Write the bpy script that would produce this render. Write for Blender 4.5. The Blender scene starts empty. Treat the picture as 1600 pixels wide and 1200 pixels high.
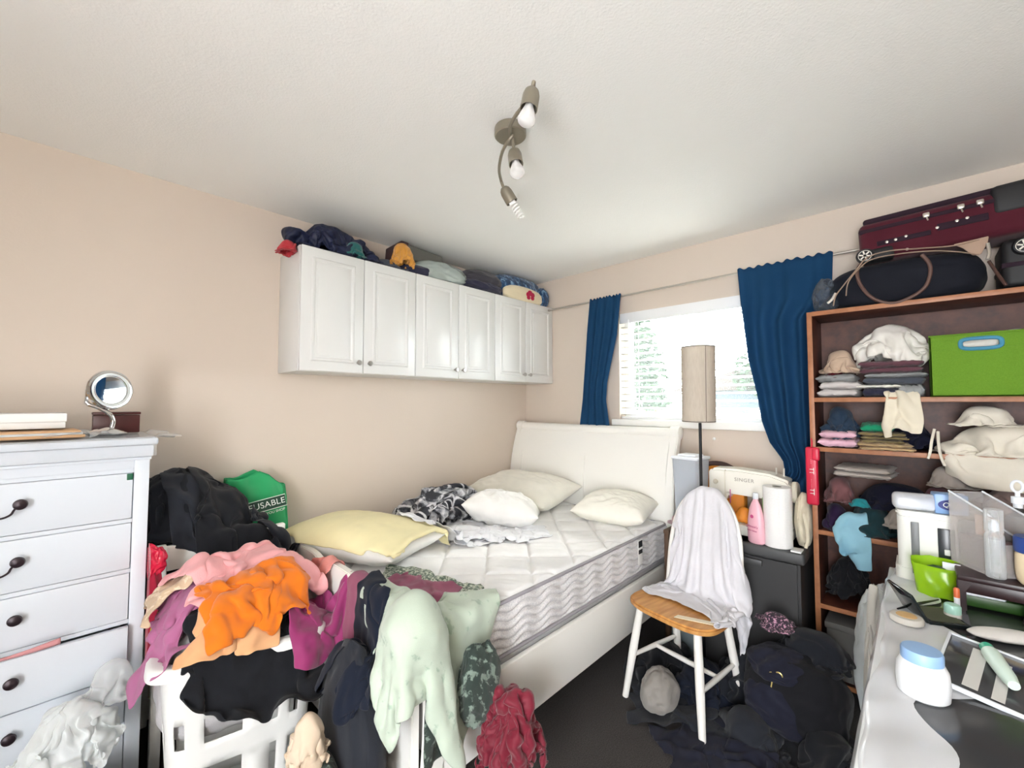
import bpy, bmesh, math, random
import numpy as np
from math import pi, sin, cos, tan, radians as R_, sqrt, atan2
from mathutils import Vector, Matrix, noise

C = bpy.context.scene.collection
# ------------------------------------------------------------------ camera
CAM_H = 1.40
FPX = 667.4
YAW, PITCH = R_(43.56), R_(2.53)
_F = Vector((cos(YAW) * cos(PITCH), sin(YAW) * cos(PITCH), sin(PITCH)))
_Rt = Vector((sin(YAW), -cos(YAW), 0))
_U = _Rt.cross(_F)
cam_data = bpy.data.cameras.new('camera')
cam = bpy.data.objects.new('camera', cam_data)
C.objects.link(cam)
cam_data.sensor_width = 36.0
cam_data.lens = 36.0 * FPX / 1600.0
cam_data.clip_start = 0.02
cam.matrix_world = Matrix(((_Rt.x, _U.x, -_F.x, 0), (_Rt.y, _U.y, -_F.y, 0), (_Rt.z, _U.z, -_F.z, CAM_H), (0, 0, 0, 1)))
sc = bpy.context.scene
sc.camera = cam


def at(px, py, ax, v):
    """the point of the plane ax = v that the pixel shows"""
    d = _F + _Rt * ((px - 800) / FPX) - _U * ((py - 600) / FPX)
    i = 'xyz'.index(ax)
    o = Vector((0, 0, CAM_H))
    return o + d * ((v - o[i]) / d[i])


# ------------------------------------------------------------------ world, light, exposure
world = bpy.data.worlds.new('world')
sc.world = world
world.use_nodes = True
wn = world.node_tree
wn.nodes['Background'].inputs[0].default_value = (0.93, 0.96, 1.0, 1)
wn.nodes['Background'].inputs[1].default_value = 17.0


def area_light(name, loc, target, size, size_y, power, color=(1, 1, 1), portal=False):
    d = bpy.data.lights.new(name, 'AREA')
    d.shape = 'RECTANGLE'
    d.size, d.size_y, d.energy, d.color = size, size_y, power, color
    o = bpy.data.objects.new(name, d)
    o.location = loc
    o.rotation_euler = (Vector(target) - Vector(loc)).to_track_quat('-Z', 'Y').to_euler()
    C.objects.link(o)
    if portal:
        d.cycles.is_portal = True
    return o


area_light('window_portal', (3.02, 1.08, 1.64), (0, 1.08, 1.64), 1.25, 0.95, 1, portal=True)
area_light('back_fill_light', (-1.1, -0.35, 1.35), (1.4, 1.2, 1.5), 1.0, 1.7, 14, (1.0, 0.97, 0.93))  # added weak fill lamp behind the camera, lifts the shaded sides of the room
_s = bpy.data.lights.new('sun', 'SUN')
_s.energy = 40.0
_s.angle = R_(7)
_s.color = (1, 0.96, 0.90)
_so = bpy.data.objects.new('sun', _s)
_so.rotation_euler = Vector((-0.70, 0.40, -0.58)).to_track_quat('-Z', 'Y').to_euler()
C.objects.link(_so)
sc.view_settings.view_transform = 'Standard'
sc.view_settings.look = 'None'
sc.view_settings.exposure = 0.45
sc.view_settings.gamma = 1.0
sc.view_settings.use_curve_mapping = False
sc.cycles.max_bounces = 10
sc.cycles.diffuse_bounces = 6
sc.cycles.transparent_max_bounces = 24
sc.cycles.caustics_reflective = False
sc.cycles.caustics_refractive = False
sc.cycles.use_denoising = True
sc.cycles.sample_clamp_indirect = 8.0


# ------------------------------------------------------------------ materials
def lin(h):
    h = h.lstrip('#')
    out = []
    for i in (0, 2, 4):
        c = int(h[i:i + 2], 16) / 255
        out.append(c / 12.92 if c <= 0.04045 else ((c + 0.055) / 1.055) ** 2.4)
    return (*out, 1)


class NT:
    def __init__(s, name):
        s.m = bpy.data.materials.new(name)
        s.m.use_nodes = True
        s.t = s.m.node_tree
        s.p = s.t.nodes['Principled BSDF']
        s.out = s.t.nodes['Material Output']

    def n(s, kind, **kw):
        nd = s.t.nodes.new(kind)
        for k, v in kw.items():
            setattr(nd, k, v)
        return nd

    def l(s, a, b):
        s.t.links.new(a, b)

    def coord(s, which='Object', scale=None):
        tc = s.n('ShaderNodeTexCoord')
        if scale is None:
            return tc.outputs[which]
        mp = s.n('ShaderNodeMapping')
        s.l(tc.outputs[which], mp.inputs[0])
        mp.inputs['Scale'].default_value = scale if isinstance(scale, tuple) else (scale,) * 3
        return mp.outputs[0]

    def noise(s, vec, scale, detail=3, rough=.5):
        nd = s.n('ShaderNodeTexNoise')
        s.l(vec, nd.inputs['Vector'])
        nd.inputs['Scale'].default_value = scale
        nd.inputs['Detail'].default_value = detail
        nd.inputs['Roughness'].default_value = rough
        return nd.outputs['Fac']

    def ramp(s, fac, stops, interp='LINEAR'):
        nd = s.n('ShaderNodeValToRGB')
        nd.color_ramp.interpolation = interp
        el = nd.color_ramp.elements
        while len(el) < len(stops):
            el.new(.5)
        for e, (p, c) in zip(el, stops):
            e.position = p
            e.color = lin(c) if isinstance(c, str) else c
        s.l(fac, nd.inputs[0])
        return nd.outputs[0]

    def mix(s, fac, a, b, blend='MIX'):
        nd = s.n('ShaderNodeMix', data_type='RGBA', blend_type=blend)
        for i, v in ((0, fac), (6, a), (7, b)):
            if isinstance(v, (int, float)):
                nd.inputs[i].default_value = v
            elif isinstance(v, str):
                nd.inputs[i].default_value = lin(v)
            elif isinstance(v, tuple):
                nd.inputs[i].default_value = v
            else:
                s.l(v, nd.inputs[i])
        return nd.outputs[2]

    def bump(s, h, strength=.3, dist=.002):
        nd = s.n('ShaderNodeBump')
        nd.inputs['Strength'].default_value = strength
        nd.inputs['Distance'].default_value = dist
        s.l(h, nd.inputs['Height'])
        s.l(nd.outputs[0], s.p.inputs['Normal'])

    def col(s, c):
        if isinstance(c, str):
            s.p.inputs['Base Color'].default_value = lin(c)
        else:
            s.l(c, s.p.inputs['Base Color'])

    def set(s, **kw):
        for k, v in kw.items():
            s.p.inputs[k.replace('_', ' ')].default_value = v


M = {}


def paint(name, c, rough=.5, metal=0, bump=0, bscale=60, var=.06, **kw):
    """a surface of one colour with a faint unevenness of its own"""
    t = NT(name)
    v = t.coord('Object')
    if var:
        f = t.noise(v, 3.0, 4)
        base = lin(c)
        a = tuple(min(1, x * (1 - var)) for x in base[:3]) + (1,)
        b = tuple(min(1, x * (1 + var)) for x in base[:3]) + (1,)
        t.col(t.mix(f, a, b))
    else:
        t.col(c)
    t.set(Roughness=rough, Metallic=metal)
    for k, val in kw.items():
        t.p.inputs[k.replace('_', ' ')].default_value = val
    if bump:
        t.bump(t.noise(v, bscale, 4), bump, .003)
    M[name] = t.m
    return t.m


def fabric(name, c, rough=.9, weave=700, bump=.35, sheen=.15, c2=None, pscale=18, thr=.5, trans=0, wrinkle=0.25):
    """woven or knitted cloth; c2 gives it a printed pattern"""
    t = NT(name)
    v = t.coord('UV') if c2 else t.coord('Object')
    o = t.coord('Object')
    base = lin(c)
    f = t.noise(o, 9.0, 5)
    a = tuple(x * .86 for x in base[:3]) + (1,)
    b = tuple(min(1, x * 1.1) for x in base[:3]) + (1,)
    colr = t.mix(f, a, b)
    if c2:
        g = t.noise(v, pscale, 4, .6)
        k = t.ramp(g, [(thr - .03, (0, 0, 0, 1)), (thr + .03, (1, 1, 1, 1))])
        colr = t.mix(k, colr, c2)
    t.col(colr)
    t.set(Roughness=rough, Sheen_Weight=sheen * (.3 if max(base[:3]) < .03 else 1), Specular_IOR_Level=.25)
    h1 = t.noise(o, weave, 2)
    h2 = t.noise(o, 38, 5, .6)
    mx = t.n('ShaderNodeMath', operation='MULTIPLY_ADD')
    t.l(h2, mx.inputs[0])
    mx.inputs[1].default_value = wrinkle * 6
    t.l(h1, mx.inputs[2])
    t.bump(mx.outputs[0], bump, .0022)
    if trans:
        tr = t.n('ShaderNodeBsdfTranslucent')
        t.l(colr, tr.inputs[0])
        mixs = t.n('ShaderNodeMixShader')
        mixs.inputs[0].default_value = trans
        t.l(t.p.outputs[0], mixs.inputs[1])
        t.l(tr.outputs[0], mixs.inputs[2])
        t.l(mixs.outputs[0], t.out.inputs[0])
    M[name] = t.m
    return t.m


def clear(name, c='#ffffff', alpha=.25, rough=.08, spec=.5):
    """thin clear plastic or glass: mostly lets light straight through"""
    t = NT(name)
    t.col(c)
    t.set(Roughness=rough, Specular_IOR_Level=spec)
    tr = t.n('ShaderNodeBsdfTransparent')
    tr.inputs[0].default_value = tuple(.6 + .4 * x for x in lin(c)[:3]) + (1,)
    mx = t.n('ShaderNodeMixShader')
    lw = t.n('ShaderNodeLayerWeight')
    lw.inputs[0].default_value = .35
    ma = t.n('ShaderNodeMath', operation='MULTIPLY_ADD')
    t.l(lw.outputs['Facing'], ma.inputs[0])
    ma.inputs[1].default_value = .45
    ma.inputs[2].default_value = alpha
    ma.use_clamp = True
    t.l(ma.outputs[0], mx.inputs[0])
    t.l(tr.outputs[0], mx.inputs[1])
    t.l(t.p.outputs[0], mx.inputs[2])
    t.l(mx.outputs[0], t.out.inputs[0])
    M[name] = t.m
    return t.m


# ------------------------------------------------------------------ objects
def tag(o, label, cat, group=None, kind=None):
    o['label'] = label
    o['category'] = cat
    if group:
        o['group'] = group
    if kind:
        o['kind'] = kind
    return o


def thing(name, label, cat, loc=(0, 0, 0), rotz=0, group=None, rot=None):
    o = bpy.data.objects.new(name, None)
    o.empty_display_size = .05
    C.objects.link(o)
    o.location = loc
    o.rotation_euler = rot if rot else (0, 0, rotz)
    return tag(o, label, cat, group)


class MB:
    """collects shapes in one bmesh and links them as ONE mesh object"""

    def __init__(s):
        s.bm = bmesh.new()

    def _merge(s, b, mtx=None):
        if mtx is not None:
            b.transform(mtx)
        me = bpy.data.meshes.new('tmp')
        b.to_mesh(me)
        b.free()
        s.bm.from_mesh(me)
        bpy.data.meshes.remove(me)
        return s

    def box(s, x0, x1, y0, y1, z0, z1, bev=0.003, seg=2, mtx=None):
        b = bmesh.new()
        bmesh.ops.create_cube(b, size=1)
        sx, sy, sz = abs(x1 - x0), abs(y1 - y0), abs(z1 - z0)
        b.transform(Matrix.Translation(((x0 + x1) / 2, (y0 + y1) / 2, (z0 + z1) / 2)) @ Matrix.Diagonal((sx, sy, sz, 1)))
        bev = min(bev, .45 * min(sx, sy, sz))
        if bev > 0:
            bmesh.ops.bevel(b, geom=b.edges[:], offset=bev, segments=seg, affect='EDGES', profile=.5)
        return s._merge(b, mtx)

    def lathe(s, prof, n=28, mtx=None, cap=True):
        """prof: (r, z) from bottom to top about the z axis"""
        b = bmesh.new()
        rings = []
        for r, z in prof:
            if r < 1e-6:
                rings.append([b.verts.new((0, 0, z))])
            else:
                rings.append([b.verts.new((r * cos(2 * pi * k / n), r * sin(2 * pi * k / n), z)) for k in range(n)])
        for p, q in zip(rings, rings[1:]):
            for k in range(n):
                a, c = (k, (k + 1) % n)
                if len(p) == 1 and len(q) == 1:
                    continue
                if len(p) == 1:
                    b.faces.new((p[0], q[c], q[a])[::-1])
                elif len(q) == 1:
                    b.faces.new((p[a], p[c], q[0]))
                else:
                    b.faces.new((p[a], p[c], q[c], q[a]))
        if cap:
            if len(rings[0]) > 1:
                b.faces.new(rings[0][::-1])
            if len(rings[-1]) > 1:
                b.faces.new(rings[-1])
        return s._merge(b, mtx)

    def tube(s, pts, r, n=10, closed=False, cap=True, flat=1.0):
        pts = [Vector(p) for p in pts]
        rad = r if isinstance(r, (list, tuple)) else [r] * len(pts)
        b = bmesh.new()
        rings = []
        L = len(pts)
        up = Vector((0, 0, 1))
        prev = None
        for i, p in enumerate(pts):
            if closed:
                t = (pts[(i + 1) % L] - pts[i - 1])
            else:
                t = pts[min(i + 1, L - 1)] - pts[max(i - 1, 0)]
            t = t.normalized() if t.length > 1e-9 else Vector((0, 0, 1))
            if prev is None:
                a = t.cross(up)
                if a.length < 1e-3:
                    a = t.cross(Vector((1, 0, 0)))
            else:
                a = prev - t * prev.dot(t)
                if a.length < 1e-6:
                    a = t.cross(up)
            a.normalize()
            prev = a
            c = t.cross(a)
            rings.append([b.verts.new(p + (a * cos(2 * pi * k / n) + c * sin(2 * pi * k / n) * flat) * rad[i]) for k in range(n)])
        prs = list(zip(rings, rings[1:]))
        if closed:
            prs.append((rings[-1], rings[0]))
        for p, q in prs:
            for k in range(n):
                b.faces.new((p[k], p[(k + 1) % n], q[(k + 1) % n], q[k]))
        if cap and not closed:
            b.faces.new(rings[0][::-1])
            b.faces.new(rings[-1])
        bmesh.ops.recalc_face_normals(b, faces=b.faces[:])
        return s._merge(b)

    def prism(s, outline, d0, d1, axis='y', bev=0, mtx=None):
        """outline: 2-D points extruded along axis from d0 to d1"""
        b = bmesh.new()

        def P(u, v, d):
            return {'x': (d, u, v), 'y': (u, d, v), 'z': (u, v, d)}[axis]
        A = [b.verts.new(P(u, v, d0)) for u, v in outline]
        B = [b.verts.new(P(u, v, d1)) for u, v in outline]
        n = len(A)
        b.faces.new(A)
        b.faces.new(B[::-1])
        for k in range(n):
            b.faces.new((A[k], B[k], B[(k + 1) % n], A[(k + 1) % n]))
        bmesh.ops.recalc_face_normals(b, faces=b.faces[:])
        if bev:
            bmesh.ops.bevel(b, geom=[e for e in b.edges if e.calc_face_angle(0) > .6], offset=bev, segments=2, affect='EDGES')
        return s._merge(b, mtx)

    def grid(s, fn, nu, nv, closed_u=False, closed_v=False):
        b = bmesh.new()
        V = [[b.verts.new(fn(i / (nu if closed_u else nu - 1), j / (nv if closed_v else nv - 1))) for j in range(nv)] for i in range(nu)]
        for i in range(nu if closed_u else nu - 1):
            for j in range(nv if closed_v else nv - 1):
                b.faces.new((V[i][j], V[(i + 1) % nu][j], V[(i + 1) % nu][(j + 1) % nv], V[i][(j + 1) % nv]))
        return s._merge(b)

    def ell(s, c, r, seg=24, rings=14, mtx=None, fn=None):
        b = bmesh.new()
        bmesh.ops.create_uvsphere(b, u_segments=seg, v_segments=rings, radius=1)
        for v in b.verts:
            k = fn(v.co) if fn else 1
            v.co = Vector((v.co.x * r[0] * k, v.co.y * r[1] * k, v.co.z * r[2] * k)) + Vector(c)
        return s._merge(b, mtx)

    def build(s, name, m, parent=None, smooth=True, angle=40, loc=None, rot=None, sub=0, label=None):
        me = bpy.data.meshes.new(name)
        s.bm.to_mesh(me)
        s.bm.free()
        o = bpy.data.objects.new(name, me)
        C.objects.link(o)
        me.materials.append(M[m] if isinstance(m, str) else m)
        if smooth:
            me.shade_smooth()
            if angle and not sub:
                me.set_sharp_from_angle(angle=R_(angle))
        if loc is not None:
            o.location = loc
        if rot is not None:
            o.rotation_euler = rot
        if parent is not None:
            o.parent = parent
        if sub:
            md = o.modifiers.new('sub', 'SUBSURF')
            md.levels = md.render_levels = sub
        if label:
            o['label'] = label
        return o


def struct(o):
    o['kind'] = 'structure'
    return o


def copy_tree(o, parent=None):
    c = o.copy()
    C.objects.link(c)
    if parent is not None:
        c.parent = parent
    for ch in list(o.children):
        copy_tree(ch, c)
    return c


def rotm(loc, rx=0, ry=0, rz=0):
    return Matrix.Translation(loc) @ Matrix.Rotation(rz, 4, 'Z') @ Matrix.Rotation(ry, 4, 'Y') @ Matrix.Rotation(rx, 4, 'X')


def lettering(text, size, m, parent, mtx, name='lettering', extrude=.0004, spacing=1.0, shear=0):
    cu = bpy.data.curves.new(name, 'FONT')
    cu.body = text
    cu.size = size
    cu.extrude = extrude
    cu.align_x = 'CENTER'
    cu.align_y = 'CENTER'
    cu.space_character = spacing
    cu.shear = shear
    tmp = bpy.data.objects.new(name, cu)
    C.objects.link(tmp)
    dg = bpy.context.evaluated_depsgraph_get()
    me = bpy.data.meshes.new_from_object(tmp.evaluated_get(dg))
    bpy.data.objects.remove(tmp)
    bpy.data.curves.remove(cu)
    me.name = name
    o = bpy.data.objects.new(name, me)
    C.objects.link(o)
    me.materials.clear()
    me.materials.append(M[m] if isinstance(m, str) else m)
    o.parent = parent
    o.matrix_local = mtx
    return o


def face_mtx(loc, right, up):
    """text on a face: its x runs along right, its y along up"""
    r = Vector(right).normalized()
    u = Vector(up).normalized()
    n = r.cross(u)
    return Matrix(((r.x, u.x, n.x, loc[0]), (r.y, u.y, n.y, loc[1]), (r.z, u.z, n.z, loc[2]), (0, 0, 0, 1)))


# ------------------------------------------------------------------ cloth, settled by a small solver
def nz(shape, rng, k):
    """smooth random field on a grid, about k bumps across"""
    a = rng.standard_normal((k + 3, k + 3))
    x = np.linspace(0, k, shape[0])
    y = np.linspace(0, k, shape[1])
    i, j = np.floor(x).astype(int), np.floor(y).astype(int)
    fx, fy = (x - i)[:, None], (y - j)[None, :]
    fx, fy = fx * fx * (3 - 2 * fx), fy * fy * (3 - 2 * fy)
    g = lambda p, q: a[np.ix_(i + p, j + q)]
    return (g(0, 0) * (1 - fx) + g(1, 0) * fx) * (1 - fy) + (g(0, 1) * (1 - fx) + g(1, 1) * fx) * fy


class HF:
    """a height field that garments lie on; every settled garment raises it"""

    def __init__(s, x0, x1, y0, y1, fn, d=.012):
        s.x0, s.y0, s.d = x0, y0, d
        s.nx, s.ny = int((x1 - x0) / d) + 1, int((y1 - y0) / d) + 1
        X, Y = np.meshgrid(x0 + np.arange(s.nx) * d, y0 + np.arange(s.ny) * d, indexing='ij')
        s.h = np.vectorize(fn)(X, Y).astype(float) if not isinstance(fn, (int, float)) else np.full(X.shape, float(fn))

    def sample(s, P):
        u = np.clip((P[..., 0] - s.x0) / s.d, 0, s.nx - 1.001)
        v = np.clip((P[..., 1] - s.y0) / s.d, 0, s.ny - 1.001)
        i, j = u.astype(int), v.astype(int)
        fu, fv = u - i, v - j
        return (s.h[i, j] * (1 - fu) + s.h[i + 1, j] * fu) * (1 - fv) + (s.h[i, j + 1] * (1 - fu) + s.h[i + 1, j + 1] * fu) * fv

    def __call__(s, P, r):
        h = s.sample(P) + r
        low = P[..., 2] < h
        P[..., 2] = np.where(low, h, P[..., 2])
        return low

    def add(s, P, r=.004):
        Q = P.copy()
        Q = (Q[1:] + Q[:-1]) / 2
        Q = np.concatenate([P.reshape(-1, 3), ((Q[:, 1:] + Q[:, :-1]) / 2).reshape(-1, 3)])
        i = np.round((Q[:, 0] - s.x0) / s.d).astype(int)
        j = np.round((Q[:, 1] - s.y0) / s.d).astype(int)
        ok = (i >= 1) & (j >= 1) & (i < s.nx - 1) & (j < s.ny - 1)
        for di in (-1, 0, 1):
            for dj in (-1, 0, 1):
                np.maximum.at(s.h, (i[ok] + di, j[ok] + dj), Q[ok, 2] + r)


def boxc(x0, x1, y0, y1, z0, z1):
    c = np.array([(x0 + x1) / 2, (y0 + y1) / 2, (z0 + z1) / 2])
    h = np.array([(x1 - x0) / 2, (y1 - y0) / 2, (z1 - z0) / 2])

    def f(P, r):
        q = P - c
        pen = h + r - np.abs(q)
        ins = (pen > 0).all(-1)
        if ins.any():
            k = pen.argmin(-1)
            sg = np.where(q >= 0, 1.0, -1.0)
            for a in range(3):
                m = ins & (k == a)
                P[..., a] = np.where(m, c[a] + sg[..., a] * (h[a] + r), P[..., a])
        return ins
    return f


def capc(a, b, rad):
    a, b = np.array(a, float), np.array(b, float)
    ab = b - a

    def f(P, r):
        t = np.clip(((P - a) @ ab) / (ab @ ab), 0, 1)
        q = P - (a + t[..., None] * ab)
        d = np.linalg.norm(q, axis=-1)
        ins = d < rad + r
        P[ins] += (q / np.maximum(d, 1e-6)[..., None] * (rad + r - d)[..., None])[ins]
        return ins
    return f


def clothc(Q, reach=.05):
    """an already settled cloth: later cloth stays on its outer side"""
    from mathutils.kdtree import KDTree
    N = np.cross(np.gradient(Q, axis=0), np.gradient(Q, axis=1))
    N /= np.linalg.norm(N, axis=-1, keepdims=True) + 1e-9
    q, nn = Q.reshape(-1, 3), N.reshape(-1, 3)
    kd = KDTree(len(q))
    for i, c in enumerate(q):
        kd.insert(c, i)
    kd.balance()
    lo, hi = q.min(0) - reach, q.max(0) + reach

    def f(P, r):
        p = P.reshape(-1, 3)
        hit = np.zeros(len(p), bool)
        near = np.nonzero(((p > lo) & (p < hi)).all(-1))[0]
        for i in near:
            co, j, dist = kd.find(p[i])
            if dist < reach:
                h = float((p[i] - q[j]) @ nn[j])
                if h < r:
                    p[i] += nn[j] * (r - h)
                    hit[i] = True
        return hit.reshape(P.shape[:2])
    return f


def planec(ax, v, sign):
    def f(P, r):
        bad = (P[..., ax] - v) * sign < r
        P[..., ax] = np.where(bad, v + sign * r, P[..., ax])
        return bad
    return f


def settle(P, s, cols, steps=90, it=5, grav=.0011, bend=.25, fric=.6, r=.006, damp=.93, pin=None, pull=None, du=None):
    """position-based cloth: grid P (n,m,3) with rest spacing s"""
    su, sv = (s, s) if du is None else (s, du)
    V = np.zeros_like(P)
    X0 = P.copy()
    sd = sqrt(su * su + sv * sv)

    def con(A, B, rest, k, soft=False):
        d = B - A
        L = np.sqrt((d * d).sum(-1, keepdims=True)) + 1e-9
        c = k * .5 * (L - rest) / L
        if soft:
            c = np.minimum(c, 0)
        c = c * d
        A += c
        B -= c
    for t in range(steps):
        old = P.copy()
        V[..., 2] -= grav
        if pull is not None:
            V[..., :2] += (np.array(pull[:2]) - P[..., :2]) * pull[2]
        P += np.clip(V, -.03, .03)
        for _ in range(it):
            con(P[0:-1:2], P[1::2], su, 1)
            con(P[1:-1:2], P[2::2], su, 1)
            con(P[:, 0:-1:2], P[:, 1::2], sv, 1)
            con(P[:, 1:-1:2], P[:, 2::2], sv, 1)
            con(P[:-1:2, :-1:2], P[1::2, 1::2], sd, .5)
            con(P[1:-1:2, 1:-1:2], P[2::2, 2::2], sd, .5)
            con(P[1::2, :-1:2], P[:-1:2, 1::2], sd, .5)
            con(P[2::2, 1:-1:2], P[1:-1:2, 2::2], sd, .5)
            for o in range(3):
                n = (P.shape[0] - o) // 3 * 3 + o
                A, B = P[o:n - 2:3], P[o + 2:n:3]
                con(A, B, 2 * su, bend, True)
                n = (P.shape[1] - o) // 3 * 3 + o
                A, B = P[:, o:n - 2:3], P[:, o + 2:n:3]
                con(A, B, 2 * sv, bend, True)
            if pin is not None:
                P[pin] = X0[pin]
        hit = np.zeros(P.shape[:2], bool)
        for c in cols:
            hit |= c(P, r)
        V = (P - old) * damp
        V[hit] *= (1 - fric)
    return P


def wrinkles(P, rng, amp, lam, d):
    """small folds along the surface normal"""
    n, k = P.shape[:2]
    du = np.gradient(P, axis=0)
    dv = np.gradient(P, axis=1)
    N = np.cross(du, dv)
    N /= np.linalg.norm(N, axis=-1, keepdims=True) + 1e-9
    kk = max(2, int(max(n, k) * d / lam))
    f = 1 - 2 * np.abs(nz((n, k), rng, kk)) + .6 * nz((n, k), rng, kk * 2)
    f += .8 * (1 - 2 * np.abs(nz((n, k), rng, max(2, kk // 2))))
    return P + N * (amp * np.clip(f + .35, -.15, 1.9))[..., None]


def cloth_mesh(name, P, m, parent=None, thick=.003, mask=None, sub=1, m2=None, smooth_it=1):
    n, k = P.shape[:2]
    for _ in range(smooth_it):
        Q = P.copy()
        Q[1:-1, 1:-1] = P[1:-1, 1:-1] * .6 + .1 * (P[2:, 1:-1] + P[:-2, 1:-1] + P[1:-1, 2:] + P[1:-1, :-2])
        P = Q
    me = bpy.data.meshes.new(name)
    idx = np.arange(n * k).reshape(n, k)
    F = np.stack([idx[:-1, :-1], idx[1:, :-1], idx[1:, 1:], idx[:-1, 1:]], -1).reshape(-1, 4)
    if mask is not None:
        F = F[mask[:-1, :-1].reshape(-1)]
    used = np.unique(F)
    remap = -np.ones(n * k, int)
    remap[used] = np.arange(len(used))
    me.from_pydata(P.reshape(-1, 3)[used].tolist(), [], remap[F].tolist())
    uv = me.uv_layers.new(name='UVMap')
    uu = np.stack(np.meshgrid(np.arange(n) / max(n, k), np.arange(k) / max(n, k), indexing='ij'), -1).reshape(-1, 2)
    uv.data.foreach_set('uv', uu[F.reshape(-1)].reshape(-1).astype(np.float32))
    me.shade_smooth()
    o = bpy.data.objects.new(name, me)
    C.objects.link(o)
    me.materials.append(M[m] if isinstance(m, str) else m)
    if thick:
        sd = o.modifiers.new('thickness', 'SOLIDIFY')
        sd.thickness = thick
        sd.offset = 0
    if sub:
        md = o.modifiers.new('smooth', 'SUBSURF')
        md.levels = md.render_levels = sub
    if parent is not None:
        o.parent = parent
    return o


def garment_mask(n, k, rng, kind):
    u = np.linspace(-1, 1, n)[:, None]
    v = np.linspace(-1, 1, k)[None, :]
    if kind == 'shirt':     # torso with two short sleeves
        return ((np.abs(u) < .62) | (v > .35)) & ~((v > .9) & (np.abs(u) < .2))
    if kind == 'trousers':
        return ~((np.abs(u) < .12) & (v < .35))
    if kind == 'round':
        return (np.abs(u) ** 3 + np.abs(v) ** 3) < 1 + .05 * nz((n, k), rng, 6)
    return None


LAST = []


def crumple(name, m, cx, cy, z, w, h, rotz=0, squeeze=.62, cols=(), hf=None, seed=1, kind=None, d=.015, steps=45, amp=1.0,
            tilt=(0, 0), thick=.003, label=None, cat=None, group=None, parent=None, pull=None, bend=.12, sub=1, r=.006, grav=.0011, fric=.85, smooth_it=1,
            raise_r=.004, lam=.085, wr=.0065, pinc=0):
    """a loose garment of rest size w x h dropped crumpled at (cx, cy) from height z"""
    rng = np.random.default_rng(seed)
    n, k = max(8, int(w / d)), max(8, int(h / d))
    u = (np.arange(n) - (n - 1) / 2) * d * squeeze
    v = (np.arange(k) - (k - 1) / 2) * d * squeeze
    U, W = np.meshgrid(u, v, indexing='ij')
    U = U + nz((n, k), rng, 4) * .02
    W = W + nz((n, k), rng, 4) * .02
    big = max(w, h) * squeeze
    k1 = max(3, int(big / lam))
    k2 = max(3, int(big / (lam * 2.2)))
    A = sqrt(max(0, 1 / squeeze ** 2 - 1)) * lam * .20 * amp
    Z = (1 - 2 * np.abs(nz((n, k), rng, k1))) * A + nz((n, k), rng, k2) * A * 1.6 + nz((n, k), rng, k1 * 2) * A * .35
    Z = Z - Z.min() * .6 + U * tilt[0] + W * tilt[1]
    P = np.stack([cx + U * cos(rotz) - W * sin(rotz), cy + U * sin(rotz) + W * cos(rotz), z + Z], -1)
    cl = list(cols) + ([hf] if hf is not None else [])
    pin = None
    P = settle(P, d, cl, steps=steps, bend=bend, pull=pull, r=r, grav=grav, fric=fric)
    mask = garment_mask(n, k, rng, kind)
    if hf is not None:
        hf.add(P, raise_r)
    LAST.append(P.copy())
    if wr:
        P = wrinkles(P, rng, wr, .075, d)
        P = wrinkles(P, rng, wr * .5, .035, d)
    o = cloth_mesh(name, P, m, parent, thick, mask, sub, smooth_it=smooth_it)
    if label:
        tag(o, label, cat, group)
    return o


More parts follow.
